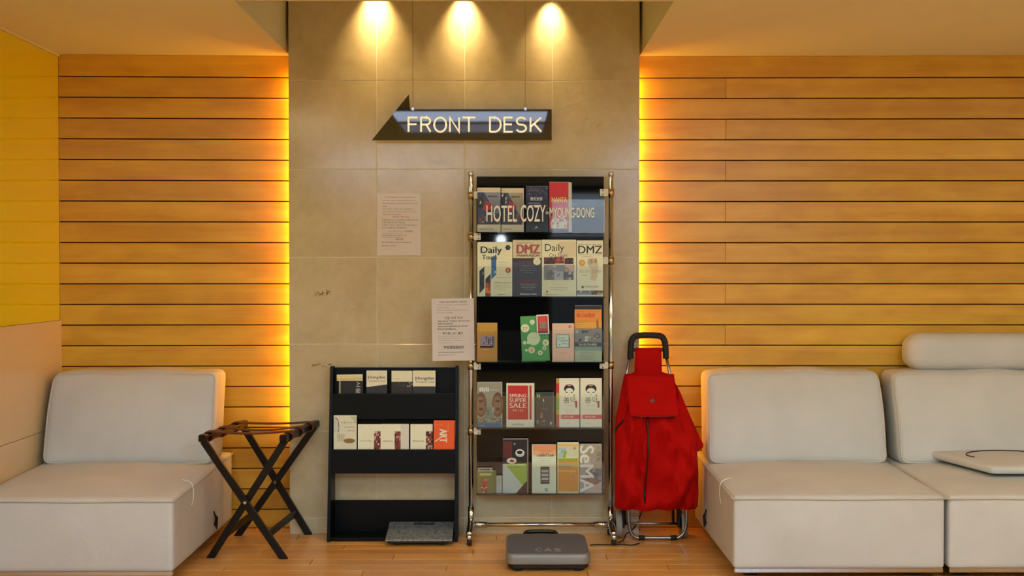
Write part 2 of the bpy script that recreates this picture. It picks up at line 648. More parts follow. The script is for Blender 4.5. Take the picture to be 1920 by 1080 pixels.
# wall behind the camera with a wide shop window
WX0, WX1, WZ0, WZ1 = 0.50, 4.1, 0.2, 2.22
mb = MB()
mb.box(XWL - 0.1, WX0, YB - 0.12, YB, -0.02, ZC + 0.3)
mb.box(WX1, XWR + 0.1, YB - 0.12, YB, -0.02, ZC + 0.3)
mb.box(WX0, WX1, YB - 0.12, YB, -0.02, WZ0); mb.box(WX0, WX1, YB - 0.12, YB, WZ1, ZC + 0.3)
tag(mb.build('wall_front', M['darkwall']), kind='structure')
mb = MB()
mb.box(WX0, WX0 + 0.05, YB - 0.1, YB - 0.04, WZ0, WZ1); mb.box(WX1 - 0.05, WX1, YB - 0.1, YB - 0.04, WZ0, WZ1)
mb.box(WX0 + 0.05, WX1 - 0.05, YB - 0.1, YB - 0.04, WZ0, WZ0 + 0.05); mb.box(WX0 + 0.05, WX1 - 0.05, YB - 0.1, YB - 0.04, WZ1 - 0.05, WZ1)
mb.box((WX0 + WX1) / 2 - 0.03, (WX0 + WX1) / 2 + 0.03, YB - 0.1, YB - 0.04, WZ0 + 0.05, WZ1 - 0.05)
win = tag(mb.build('window_1', M['steel']), kind='structure')
mid = (WX0 + WX1) / 2
for a, b_ in ((WX0 + 0.05, mid - 0.03), (mid + 0.03, WX1 - 0.05)):
    m_ = MB(); m_.box(a, b_, YB - 0.073, YB - 0.067, WZ0 + 0.05, WZ1 - 0.05)
    m_.build('pane', M['acrylic'], win)

# ceiling with the raised lighting slot in front of the pier
sl, sr = XL - 0.013, XR + 0.013
mb = MB()
mb.box(XWL - 0.1, sl, SLOT_Y, YW + 0.03, ZC, ZC + 0.65)
mb.box(sr, XWR + 0.1, SLOT_Y, YW + 0.03, ZC, ZC + 0.65)
mb.box(XWL - 0.1, XWR + 0.1, YB - 0.1, SLOT_Y, ZC, ZC + 0.65)
mb.box(sl, sr, SLOT_Y, YW + 0.03, ZC + 0.60, ZC + 0.65)
tag(mb.build('ceiling', M['plaster']), kind='structure')

# ceiling panels: the first two are mirrored in the hanging sign, the rest are unseen fill, added
def light_panel(label, cx, cy, hx, hy, strength, col=(0.86, 0.97, 0.88)):
    t = empty('ceiling_light_panel', (cx, cy, ZC)); tag(t, label, 'ceiling light', 'light panels in the lobby ceiling')
    mb = MB()
    f = 0.03
    for (a, b_, c, d) in ((-hx - f, hx + f, -hy - f, -hy), (-hx - f, hx + f, hy, hy + f), (-hx - f, -hx, -hy, hy), (hx, hx + f, -hy, hy)):
        mb.box(a, b_, c, d, -0.02, 0.0)
    mb.build('frame', M['plaster'], t)
    mb = MB(); mb.box(-hx, hx, -hy, hy, -0.012, -0.004)
    mb.build('diffuser', emit_mat('light_diffuser', col, strength), t)


light_panel('small bright ceiling panel mirrored as the blue band in the arrow sign', -0.24, -2.37, 0.50, 0.27, 4.5, (0.60, 0.72, 1.0))
light_panel('dim ceiling panel mirrored as the grey band in the arrow sign', -0.24, -3.02, 0.50, 0.27, 1.1, (0.62, 0.72, 1.0))
WARM, COOL = (1.0, 0.88, 0.60), (0.46, 0.73, 1.0)
light_panel('square fill panel added to the ceiling above the open floor beside the yellow wall', -1.55, -2.6, 0.40, 0.50, LPS, WARM)
light_panel('long fill panel added to the ceiling above the open floor before the sofas', 1.55, -2.6, 0.60, 0.50, LPS, WARM)
light_panel('long fill panel added to the ceiling above the open floor near the right wall', 3.40, -2.6, 0.60, 0.50, LPS, WARM)
light_panel('cool long fill panel added to the ceiling in mid lobby on the yellow wall side', -1.0, -5.2, 0.70, 0.40, LPC, COOL)
light_panel('cool long fill panel added to the ceiling in mid lobby on the window side', 1.6, -5.2, 0.70, 0.40, LPC, COOL)
light_panel('cool long fill panel added to the ceiling at the far end of the lobby beside the yellow wall', -1.0, -6.6, 0.80, 0.36, LPC, COOL)
light_panel('cool long fill panel added to the ceiling at the far end of the lobby before the window', 1.8, -6.6, 0.80, 0.36, LPC, COOL)

# unseen globe added behind the camera to make the white spark in the brochure stand
t = empty('added_spark_globe', (-0.068, YB, 1.60)); tag(t, 'small unseen white globe added behind the camera for the spark in the black stand', 'wall lamp')
mb = MB(); mb.lathe([(0.03, 0.0), (0.05, 0.004), (0.05, 0.02), (0.02, 0.03)], (0, 0, 0), 'y', 18); mb.build('back_plate', M['chrome'], t, True)
mb = MB(); mb.sphere((0, 0.08, 0), 0.06, seg=18); mb.build('globe', emit_mat('globe_glow', (0.85, 0.93, 1.0), 40.0), t, True)

# round lamp downlights hidden in the slot: the three scallops on the stone
for k, (px, zl, en, dy) in enumerate(((705, 2.60, 34, -0.085), (869, 2.575, 27, -0.085), (1033, 2.55, 19, -0.085))):
    X = aX(px, 40, 0)
    t = empty('slot_downlight', (X, dy, zl))
    tag(t, ('leftmost', 'middle', 'rightmost')[k] + ' of the three warm downlights washing the stone wall', 'downlight', 'downlights in the ceiling slot')
    mb = MB(); mb.lathe([(0.040, 0.012), (0.045, 0.012), (0.045, 0.10), (0.040, 0.10)], seg=20)
    mb.build('housing', M['chrome'], t, True)
    mb = MB(); mb.tube([(0, 0, 0.10), (0, 0, ZC + 0.6 - zl)], 0.012)
    mb.build('stem', M['chrome'], t, True)
    mb = MB(); mb.lathe([(0.0, 0.035), (0.034, 0.035), (0.036, 0.05), (0.0, 0.05)], seg=16)
    mb.build('bulb', emit_mat('bulb_glow', (1.0, 0.72, 0.36), 8.0), t)
    light('downlight_beam', 'SPOT', (X, dy, zl + 0.01), en * 0.95, (1.0, 0.70, 0.30), (math.radians(17), 0, 0),
          spot_size=math.radians(68), spot_blend=1.0, shadow_soft_size=0.02)
    light('downlight_core', 'SPOT', (X, dy, zl + 0.01), en * 1.1, (1.0, 0.76, 0.40), (math.radians(30), 0, 0),
          spot_size=math.radians(46), spot_blend=1.0, shadow_soft_size=0.02)

LZ = (0.47, 0.36)                           # lower ends of the strips
# warm LED strips tucked behind both edges of the pier
for k, (X, sg) in enumerate(((XL + 0.022, -1), (XR - 0.022, 1))):
    mb = MB(); mb.box(X - sg * 0.012 - 0.004, X - sg * 0.012 + 0.004, 0.086, 0.114, LZ[k], ZC - 0.09)
    o = mb.build('led_strip', M['steel'])
    tag(o, 'amber LED strip behind the ' + ('left' if k == 0 else 'right') + ' edge of the stone pier', 'led strip', 'strips lighting the plank walls')
    light('led_glow', 'AREA', (X, 0.10, (ZC - 0.09 + LZ[k]) / 2), 6.6, (1.0, 0.43, 0.022),
          (math.radians(90), 0, math.radians(-62 if sg > 0 else 62)), shape='RECTANGLE', size=0.014, size_y=ZC - 0.1 - LZ[k])
# ------------------------------------------------------------------ sofas
def sofa(name, label, x0, x1, yf, yb, group, headrest=False, zip_side=None, lean=0.11):
    cx = (x0 + x1) / 2
    t = empty(name, (cx, (yf + yb) / 2, 0)); tag(t, label, 'sofa', group)
    hx, hy = (x1 - x0) / 2 - 0.0078, (yb - yf) / 2
    z0, z1 = 0.052, 0.345
    def crown(p):
        q = p.copy()
        if p.z > 0:                    # upholstered top rises towards the back
            w = min(1, p.z / ((z1 - z0) / 2))
            q.z += w * (0.012 + 0.016 * (p.y / hy))
        return q
    mb = MB(); mb.soft(hx, hy, (z1 - z0) / 2, 0.014, (0.003, 0.008, 0.022), 18, crown)
    mb.build('seat', M['leather'], t, True, loc=(0, 0, (z0 + z1) / 2))
    mb = MB()
    zc = z1 + 0.006
    def tz(y): return z1 - 0.004 + 0.012 + 0.016 * (y / hy)
    pts = []
    e = 0.003
    ring = [(-hx - e, -hy - e), (hx + e, -hy - e), (hx + e, hy), (-hx - e, hy)]
    for i in range(4):
        a, b_ = ring[i], ring[(i + 1) % 4]
        for k in range(14):
            s = k / 14
            x, y = a[0] + (b_[0] - a[0]) * s, a[1] + (b_[1] - a[1]) * s
            bulge = 0.006 * math.sin(math.pi * s) * 0
            pts.append((x, y, tz(y) - 0.006 + 0.0015 * math.sin(9 * s + i)))
    mb.tube(pts, 0.0042, 6, True)
    mb.build('piping', M['piping'], t, True)
    mb = MB(); mb.box(-hx + 0.004, hx - 0.004, -hy + 0.004, -hy + 0.024, 0.036, 0.054, 0.002)
    mb.build('chrome_rail', M['chrome'], t)
    for sx in (-1, 1):
        for sy in (-1, 1):
            mb = MB(); mb.box(sx * (hx - 0.09) - 0.03, sx * (hx - 0.09) + 0.03, sy * (hy - 0.14) - 0.03, sy * (hy - 0.14) + 0.03, 0, 0.058, 0.003)
            mb.build('foot', M['black'], t)
    # back cushion leaning on the wall
    zc0, zc1 = 0.362, 0.772
    ch = (zc1 - zc0) / 2
    cw = hx - 0.012
    ct = 0.10
    def shear(p):
        q = p.copy()
        f = (p.z / ch + 1) / 2
        q.y += -lean * (1 - f) + 0.03 * f
        q.x *= 1.0 - 0.022 * f ** 3
        q.z += 0.004 * math.sin(7 * p.x + 1.3) * f + 0.003 * math.sin(19 * p.x) * f
        q.x += 0.004 * math.sin(11 * p.z + x0)
        q.y += 0.004 * math.sin(6 * p.x + 5 * p.z + x0)
        return q
    cyb = yb - ct - 0.035 - (yf + yb) / 2
    mb = MB(); mb.soft(cw, ct, ch, 0.035, (0.004, 0.03, 0.004), 20, shear)
    bc = mb.build('back_cushion', M['leather'], t, True, loc=(0, cyb, (zc0 + zc1) / 2))
    mb = MB()
    ex, ez, yy = cw - 0.010, ch - 0.010, -ct + 0.0095
    ring = []
    cr = 0.03
    for (qx, qz, a0) in ((1, 1, 0), (-1, 1, 90), (-1, -1, 180), (1, -1, 270)):
        for k in range(5):
            a = math.radians(a0 + 90 * k / 4)
            ring.append(Vector((qx * (ex - cr) + cr * math.cos(a), yy, qz * (ez - cr) + cr * math.sin(a))))
    dense = []
    for i, p in enumerate(ring):
        q = ring[(i + 1) % len(ring)]
        nn = 10 if (p - q).length > 0.1 else 1
        for k in range(nn):
            r_ = p.lerp(q, k / nn)
            dense.append(shear(r_))
    mb.tube(dense, 0.0045, 6, True)
    mb.build('cushion_piping', M['piping'], bc, True)
    if headrest:
        mb = MB()
        mb.soft(cw - 0.055, 0.088, 0.088, 0.062, (0.012, 0, 0), 16)
        mb.build('headrest', M['leather'], t, True, loc=(0.055, cyb + 0.045, zc1 + 0.083))
    if zip_side:
        sx = zip_side * (hx + 0.0065)
        mb = MB()
        for k in range(3):
            mb.tube(spline([(sx, 0.12 + 0.018 * k, 0.165 - 0.02 * k), (sx + zip_side * 0.006, 0.125 + 0.016 * k, 0.13), (sx, 0.13 + 0.018 * k, 0.10 - 0.012 * k)], 5), 0.0035, 5)
        mb.build('lacing', M['black'], t, True)
        mb = MB()
        mb.tube(spline([(sx - zip_side * 0.05, -0.22, 0.367), (sx - zip_side * 0.015, -0.235, 0.362), (sx + zip_side * 0.002, -0.24, 0.345), (sx + zip_side * 0.004, -0.235, 0.30), (sx, -0.25, 0.265)], 6), 0.0022, 5)
        mb.build('loose_thread', M['paper'], t, True)
    return t


sofa('sofa_module', 'white leather armless sofa seat in the corner by the yellow wall', XWL + 0.012, -1.302, -0.905, wall_y(-1.7) - 0.012, 'white leather sofa modules', zip_side=1)
sofa('sofa_module', 'white leather sofa seat without headrest beside the red shopping trolley', 0.893, 1.748, -0.865, wall_y(1.3) - 0.012, 'white leather sofa modules', zip_side=-1)
sofa('sofa_module', 'white leather sofa seat with a headrest roll, cut by the right edge', 1.749, 2.604, -0.865, wall_y(2.2) - 0.012, 'white leather sofa modules', headrest=True)

# flat loose pad on the right sofa
PX = 2.262
t = empty('seat_pad', (PX, -0.40, 0.3865), (math.radians(1.2), 0, math.radians(0)))
tag(t, 'flat white leather pad with a dark curved cord lying on the right sofa', 'cushion')
def padfn(p):
    q = p.copy()
    q.x += -0.065 * (p.y / 0.2)
    return q
mb = MB(); mb.soft(0.30, 0.21, 0.017, 0.015, (0.0, 0.0, 0.012), 16, padfn)
mb.build('pad', M['leather'], t, True, loc=(0, 0, 0.017))
def ptop(x, y):
    xx = (x + 0.065 * y / 0.2)
    return 0.0345 + 0.012 * (1 - (xx / 0.30) ** 2) * (1 - (y / 0.21) ** 2)
pth = []
for k in range(25):
    a = math.radians(205 - 195 * k / 24)
    x, y = -0.085 + 0.16 * math.cos(a), 0.02 + 0.10 * math.sin(a)
    pth.append((x, y, ptop(x, y) + 0.001))
mb = MB(); mb.tube(pth, 0.0032, 6); mb.build('cord', plain('#2a1012', 0.5), t, True)
mb = MB(); mb.soft(0.03, 0.022, 0.008, 0.008, (0, 0, 0.004), 6, c=(0.085, 0.01, ptop(0.085, 0.01) + 0.006))
mb.build('toggle', plain('#3a161c', 0.4), t, True)

# ------------------------------------------------------------------ folding luggage rack
def luggage_rack():
    yf, yr = -0.47, -0.03
    fl_top = Vector((aX(383, 826, yf), yf, aZ(383, 826, yf)))
    fr_top = Vector((aX(534, 824, yf), yf, aZ(534, 824, yf)))
    rl_top = Vector((aX(455, 793, yr), yr, aZ(455, 793, yr)))
    rr_top = Vector((aX(590, 793, yr), yr, aZ(590, 793, yr)))
    zt_ = (fl_top.z + fr_top.z + rl_top.z + rr_top.z) / 4
    fl_top.z = fr_top.z = rl_top.z = rr_top.z = zt_ - 0.01
    fa = Vector((aX(533, 1046, yf), yf, 0)); ra = Vector((aX(578, 1001, yr), yr, 0))
    fb = Vector((aX(394, 1046, yf), yf, 0)); rb = Vector((aX(447, 1001, yr), yr, 0))
    base = (fa + ra + fb + rb) / 4
    t = empty('luggage_rack', base)
    tag(t, 'folding dark wood luggage rack with brown leather straps beside the left sofa', 'luggage rack')
    L = lambda p: Vector(p) - base
    w, h = 0.020, 0.030
    def leg(a, b_, dy):
        mb = MB()
        a, b_ = L(a) + Vector((0, dy, 0)), L(b_) + Vector((0, dy, 0))
        d = (b_ - a).normalized()
        side = Vector((d.z, 0, -d.x)) * (h / 2)
        # leg cut flat on the floor
        k = abs(h / 2 / d.z)
        p = []
        for yy in (-w / 2, w / 2):
            p.append([Vector((b_.x - k, b_.y + yy, 0)), Vector((b_.x + k, b_.y + yy, 0)), a + side * (1 if d.x * d.z < 0 else 1) + Vector((0, yy, 0)), a - side + Vector((0, yy, 0))])
        def order(q):
            lo, hi = sorted(q[:2], key=lambda v: v.x), sorted(q[2:], key=lambda v: v.x)
            return lo[0], lo[1], hi[1], hi[0]
        A, B = order(p[0]), order(p[1])
        mb.hexa([A[0], A[1], B[1], B[0], A[3], A[2], B[2], B[3]], 0, 0.0015)
        mb.build('leg', M['darkwood'], t)
    leg(fl_top, fa, -0.011); leg(rl_top, ra, 0.011)       # frame falling to the right
    leg(fr_top, fb, 0.011); leg(rr_top, rb, -0.011)
    for (p, q) in ((fl_top, rl_top), (fr_top, rr_top)):
        d = (q - p).normalized()
        mb = MB(); mb.bar(L(p) - d * 0.03 + Vector((0, 0, 0.012)), L(q) + d * 0.03 + Vector((0, 0, 0.012)), 0.032, 0.032, bev=0.005)
        mb.build('top_bar', M['darkwood'], t)
    for (a0, a1, b0, b1) in ((fl_top, fa, rl_top, ra), (fr_top, fb, rr_top, rb)):
        p = a0.lerp(a1, 0.80); q = b0.lerp(b1, 0.80)
        mb = MB(); mb.bar(L(p), L(q), 0.012, 0.032, bev=0.002)
        mb.build('stretcher', M['darkwood'], t)
    for (a0, a1, b0, b1, y) in ((fl_top, fa, fr_top, fb, yf - 0.022), (rl_top, ra, rr_top, rb, yr - 0.022)):
        # crossing in the x-z plane
        s = ((b0.x - a0.x)) / ((a1.x - a0.x) - (b1.x - b0.x))
        c = a0.lerp(a1, s)
        mb = MB(); mb.lathe([(0.0055, -0.003), (0.0075, -0.001), (0.0075, 0.003)], L((c.x, y, c.z)), 'y', 14)
        mb.build('pivot_bolt', M['chrome'], t)
    for k, s in enumerate((0.12, 0.45, 0.80)):
        p, q = fl_top.lerp(rl_top, s), fr_top.lerp(rr_top, s)
        hw = 0.026
        mb = MB()
        def strip(path, hw=hw):
            top, bot = [], []
            n = len(path)
            for (x, z) in path:
                top.append([mb.bm.verts.new((x, yy, z)) for yy in (ym - hw, ym + hw)])
            for i in range(n - 1):
                mb.bm.faces.new([top[i][0], top[i + 1][0], top[i + 1][1], top[i][1]])
        ym = L(p).y
        zt2 = L(p).z + 0.012
        x0, x1 = L(p).x, L(q).x
        r_ = 0.021
        path = []
        for a in range(0, 271, 30):      # round the left bar
            an = math.radians(270 - a) if False else math.radians(-20 - (270 - a) + 90)
            path.append((x0 + r_ * math.cos(math.radians(-a * 1.0 + 0) if False else math.radians(360 - 270 + 0 + (a - 270) * -1)), zt2 + r_ * math.sin(math.radians(90 + (270 - a)))))
        path = [(x0 + r_ * math.cos(math.radians(a)), zt2 + r_ * math.sin(math.radians(a))) for a in range(360, 89, -30)]
        sag = [0.010, 0.016, 0.006][k]
        for i in range(1, 12):
            f = i / 12
            path.append((x0 + (x1 - x0) * f, zt2 + r_ - sag * math.sin(math.pi * f)))
        path += [(x1 + r_ * math.cos(math.radians(a)), zt2 + r_ * math.sin(math.radians(a))) for a in range(90, -181, -30)]
        strip(path)
        o = mb.build('strap', M['strap'], t, True)
        so = o.modifiers.new('thick', 'SOLIDIFY'); so.thickness = 0.004; so.offset = 0
    return t


luggage_rack()

# ------------------------------------------------------------------ black wooden leaflet shelf
SH_Y0, SH_Y1 = -0.178, -0.062               # front edge at floor / at top
SX0, SX1 = aX(613, 1000, -0.17), aX(858, 1000, -0.17)
SZ = aZ(745, 687, -0.05)
shelf = empty('leaflet_shelf', ((SX0 + SX1) / 2, -0.09, 0))
tag(shelf, 'low black wooden leaflet shelf with sloping sides against the stone wall', 'shelf')
sb = Vector(shelf.location)


def front_y(z):
    return SH_Y0 + (SH_Y1 - SH_Y0) * z / SZ


for X, s in ((SX0, 1), (SX1, -1)):
    mb = MB()
    mb.prism([(SH_Y0 + 0.09, 0), (-0.012 + 0.09, 0), (-0.012 + 0.09, SZ), (SH_Y1 + 0.09, SZ)], 'x', X - sb.x, X + s * 0.015 - sb.x, bev=0.001)
    mb.build('side_panel', M['blackwood'], shelf)
ix0, ix1 = SX0 + 0.0155 - sb.x, SX1 - 0.0155 - sb.x


def shelf_board(name, ytop, ybot, Yt, Yb, th=0.012):
    zt_, zb_ = aZ(740, ytop, Yt), aZ(740, ybot, Yb)
    mb = MB()
    mb.hexa([(ix0, Yb + 0.09, zb_), (ix1, Yb + 0.09, zb_), (ix1, Yb + th + 0.09, zb_), (ix0, Yb + th + 0.09, zb_),
             (ix0, Yt + 0.09, zt_), (ix1, Yt + 0.09, zt_), (ix1, Yt + th + 0.09, zt_), (ix0, Yt + th + 0.09, zt_)], 0, 0.001)
    return mb.build(name, M['blackwood'], shelf), zt_, zb_


_, zA, _b = shelf_board('back_board', 689, 884, -0.030, -0.050)
_, L1t, L1b = shelf_board('front_lip', 738, 786, -0.088, -0.094)
_, L2t, L2b = shelf_board('front_lip', 843, 888, -0.128, -0.136)
_, B3t, B3b = shelf_board('base_panel', 938, 1000, -0.040, -0.040)
for zz, ya in ((aZ(740, 786, -0.094) + 0.002, -0.0815), (aZ(740, 888, -0.136) + 0.002, -0.1235)):
    mb = MB(); mb.box(ix0, ix1, ya + 0.09, -0.052 + 0.09, zz, zz + 0.010)
    mb.build('tray', M['blackwood'], shelf)
mb = MB(); mb.box(ix0, ix1, SH_Y0 + 0.012 + 0.09, -0.0405 + 0.09, 0.004, 0.02)
mb.build('base_board', M['blackwood'], shelf)

# glass bathroom scale pushed into the foot of the shelf
gy0, gy1 = -0.262, -0.046
gx0, gx1 = aX(722, 1018, gy0), aX(849.5, 1015, gy0)
gx1 = min(gx1, SX1 - 0.020)
gl = (gy1 - gy0) / math.cos(math.radians(9))
bs = empty('bathroom_scale', (gx0, gy0, 0.013), (math.radians(9.5), 0, 0))
tag(bs, 'silver glass bathroom scale tucked into the bottom of the black shelf', 'scale')
gw = gx1 - gx0
mb = MB(); mb.box(0, gw, 0, gl, 0.010, 0.018, 0.002, 2)
m_, nt, b = base_mat('mirrored_scale_glass')
mpx = mapping(nt, (1, 1, 1))
vor = nt.nodes.new('ShaderNodeTexNoise'); vor.inputs['Scale'].default_value = 75; vor.inputs['Detail'].default_value = 6; vor.inputs['Roughness'].default_value = 0.7
nt.links.new(mpx.outputs[0], vor.inputs['Vector'])
rr = ramp(nt, vor.outputs['Fac'], [(0.40, srgb('#565a60')), (0.45, srgb('#868b8f')), (0.6, srgb('#92979a'))])
nt.links.new(rr.outputs['Color'], b.inputs['Base Color'])
b.inputs['Metallic'].default_value = 0.35; b.inputs['Roughness'].default_value = 0.22
mb.build('glass_top', m_, bs)
mb = MB(); mb.box(gw * 0.38, gw * 0.70, gl * 0.80, gl * 0.93, 0.0182, 0.0192); mb.build('display', plain('#3b414c', 0.2), bs)
mb = MB(); mb.box(0.008, gw - 0.008, 0.006, gl - 0.006, 0.0, 0.0098); mb.build('underside', M['black'], bs)
for fx in (0.05, gw - 0.05):
    for fy in (0.03, gl - 0.04):
        mb = MB(); mb.lathe([(0.02, -0.008), (0.022, 0.0)], (fx, fy, 0), 'z', 14); mb.build('foot', M['rubber'], bs)

# ------------------------------------------------------------------ chrome brochure stand
YP = -0.115                                  # poles
PXL, PXR = aX(883, 500, YP), aX(1145.5, 500, YP)
ZP = aZ(1000, 329, YP)
stand = empty('brochure_stand', ((PXL + PXR) / 2, YP, 0))
tag(stand, 'tall chrome brochure stand with black panels and five clear-fronted racks', 'display stand')
so_ = Vector(stand.location)
dx = (PXR - PXL) / 2
for s, X in ((-1, PXL), (1, PXR)):
    mb = MB(); mb.tube([(s * dx, 0, 0.085), (s * dx, 0, ZP)], 0.0112, 16); mb.build('pole', M['chrome'], stand, True)
    mb = MB(); mb.lathe([(0.0112, 0), (0.0135, 0.002), (0.0135, 0.012), (0.0095, 0.018)], (s * dx, 0, ZP), 'z', 16)
    mb.build('pole_cap', M['chrome'], stand, True)
    mb = MB()
    mb.tube([(s * dx, 0, 0.15), (s * dx, 0, 0.05)], 0.0145, 16)
    mb.tube(spline([(s * dx, 0.0, 0.082), (s * (dx - 0.0), -0.05, 0.070), (s * (dx + 0.004), -0.125, 0.044)], 6), [0.0165] * 12 + [0.013], 14)
    mb.tube(spline([(s * dx, 0.0, 0.082), (s * (dx - 0.0), 0.04, 0.070), (s * (dx + 0.002), 0.088, 0.048)], 6), [0.0165] * 12 + [0.013], 14)
    mb.build('foot', M['chrome'], stand, True)
    for (cy, cz) in ((-0.128, 0.036), (0.088, 0.036)):
        ca = empty('caster', (s * (dx + 0.004), cy, 0)); ca.parent = stand
        mb = MB(); mb.sphere((0, 0, 0.036), 0.0155); mb.build('caster_hood', M['chrome'], ca, True)
        mb = MB(); mb.lathe([(0.012, -0.011), (0.0165, -0.009), (0.0165, 0.009), (0.012, 0.011)], (0, 0, 0.0166), 'x', 16)
        mb.build('caster_wheel', M['rubber'], ca, True)
mb = MB(); mb.tube([(-dx, 0, 0.066), (dx, 0, 0.066)], 0.0105, 14); mb.build('crossbar', M['chrome'], stand, True)
for s in (-1, 1):
    mb = MB(); mb.tube([(s * (dx - 0.075), 0, 0.066), (s * dx, 0, 0.066)], 0.0145, 14); mb.build('crossbar_sleeve', M['chrome'], stand, True)
# black backing panels, one for each rack
YPAN = -0.098
bx0, bx1 = aX(893.5, 500, YPAN) - so_.x, aX(1132, 500, YPAN) - so_.x
YL = -0.158                                  # clear front sheets
lev = [aZ(1010, y, YL) for y in (434.5, 555.5, 678.5, 801.5, 925.5)]
tops = [aZ(1010, 331, YPAN)] + [z - 0.004 for z in lev[:-1]]
for i in range(5):
    mb = MB(); mb.box(bx0, bx1, YPAN - so_.y, YPAN + 0.005 - so_.y, lev[i] - 0.0005, tops[i], 0.0006)
    mb.build('back_panel', M['acrylic_black'], stand)
    mb = MB(); mb.box(bx0, bx1, YL - so_.y, YPAN - so_.y, lev[i] - 0.007, lev[i] - 0.001, 0.0006)
    mb.build('rack_floor', M['acrylic_black'], stand)
    htop = [aZ(1010, y, YL) for y in (374, 499, 620, 742, 866)][i]
    mb = MB(); mb.box(bx0, bx1, YL - 0.0035 - so_.y, YL - 0.0005 - so_.y, lev[i] - 0.007, htop)
    mb.build('front_sheet', M['acrylic'], stand)
for (px, py, s) in ((889, 366, -1), (889, 443.5, -1), (887, 686, -1), (888, 808, -1), (1139, 361, 1), (1140, 488.5, 1), (1138, 684.5, 1)):
    z = aZ(px, py, YP)
    cl = empty('clamp', (s * dx, 0, z)); cl.parent = stand
    mb = MB(); mb.lathe([(0.0115, -0.017), (0.015, -0.017), (0.015, 0.017), (0.0115, 0.017)], (0, 0, 0), 'z', 16)
    mb.build('collar', plain('#b9a886', 0.25, 1.0), cl, True)
    xin = (bx1 if s > 0 else bx0)
    x0_, x1_ = sorted((xin - s * 0.02 - s * dx, 0.0 - s * 0.012))
    mb = MB(); mb.box(x0_, x1_, -0.006, -0.001, -0.016, 0.016, 0.001)
    mb.build('clamp_plate', M['plate'], cl)
    for zz in (-0.009, 0.009):
        mb = MB(); mb.lathe([(0.0025, -0.008), (0.003, -0.006)], ((x0_ + x1_) / 2 - s * 0.006, 0, zz), 'y', 10); mb.build('screw', M['black'], cl)

# ------------------------------------------------------------------ platform scale on the floor
px0, px1 = aX(948.5, 1060, -0.70), aX(1108, 1060, -0.70)
pw, pd = px1 - px0, 0.375
ps = empty('platform_scale', (px0, -0.71, 0))
tag(ps, 'grey platform weighing scale on the floor in front of the brochure stand', 'scale')


def rrect(x0, x1, y0, y1, r, n=5):
    out = []
    for (cx, cy, a0) in ((x1 - r, y1 - r, 0), (x0 + r, y1 - r, 90), (x0 + r, y0 + r, 180), (x1 - r, y0 + r, 270)):
        for k in range(n + 1):
            a = math.radians(a0 + 90 * k / n)
            out.append((cx + r * math.cos(a), cy + r * math.sin(a)))
    return out


def loft(mb, rings, mi=0):
    bm = mb.bm
    R = [[bm.verts.new(p) for p in r] for r in rings]
    fs = []
    for A, B in zip(R, R[1:]):
        n = len(A)
        for k in range(n): fs.append(bm.faces.new([A[k], A[(k + 1) % n], B[(k + 1) % n], B[k]]))
    fs.append(bm.faces.new(R[0][::-1])); fs.append(bm.faces.new(R[-1]))
    for f in fs: f.material_index = mi
    bmesh.ops.recalc_face_normals(bm, faces=fs)


def slab(mb, x0, x1, y0, y1, prof, r=0.035):
    rings = []
    for (ins, z) in prof:
        rings.append([(x, y, z) for (x, y) in rrect(x0 + ins, x1 - ins, y0 + ins, y1 - ins, max(0.004, r - ins), 6)])
    loft(mb, rings)


mb = MB(); slab(mb, 0.006, pw - 0.006, 0.006, pd - 0.006, [(0.012, 0.010), (0.002, 0.014), (0.0, 0.03)]); mb.build('base', M['black'], ps)
mb = MB(); slab(mb, 0, pw, 0, pd, [(0.003, 0.0305), (0.0, 0.034), (0.0, 0.062), (0.003, 0.069), (0.009, 0.0735)])
smooth_angle(mb.build('platform', plain('#8a8680', 0.42, 0.4), ps), 35)
mb = MB(); slab(mb, 0.010, pw - 0.010, 0.012, pd - 0.012, [(0.0, 0.0736), (0.0, 0.0755), (0.002, 0.0765)])
mb.build('top_mat', plain('#605e66', 0.5, 0.2, wear=0.1), ps)
mb = MB(); mb.tube(spline([(pw * 0.24, pd - 0.004, 0.06), (pw * 0.25, pd + 0.02, 0.072), (pw * 0.32, pd + 0.032, 0.076), (pw * 0.56, pd + 0.032, 0.076), (pw * 0.63, pd + 0.02, 0.072), (pw * 0.64, pd - 0.004, 0.06)], 6), 0.010, 10)
mb.build('carry_handle', M['black'], ps, True)
for fx in (0.05, pw - 0.05):
    for fy in (0.045, pd - 0.05):
        mb = MB(); mb.lathe([(0.022, 0.0), (0.026, 0.004), (0.026, 0.0105)], (fx, fy, 0), 'z', 16); mb.build('foot', M['rubber'], ps)
from mathutils import noise as mnoise

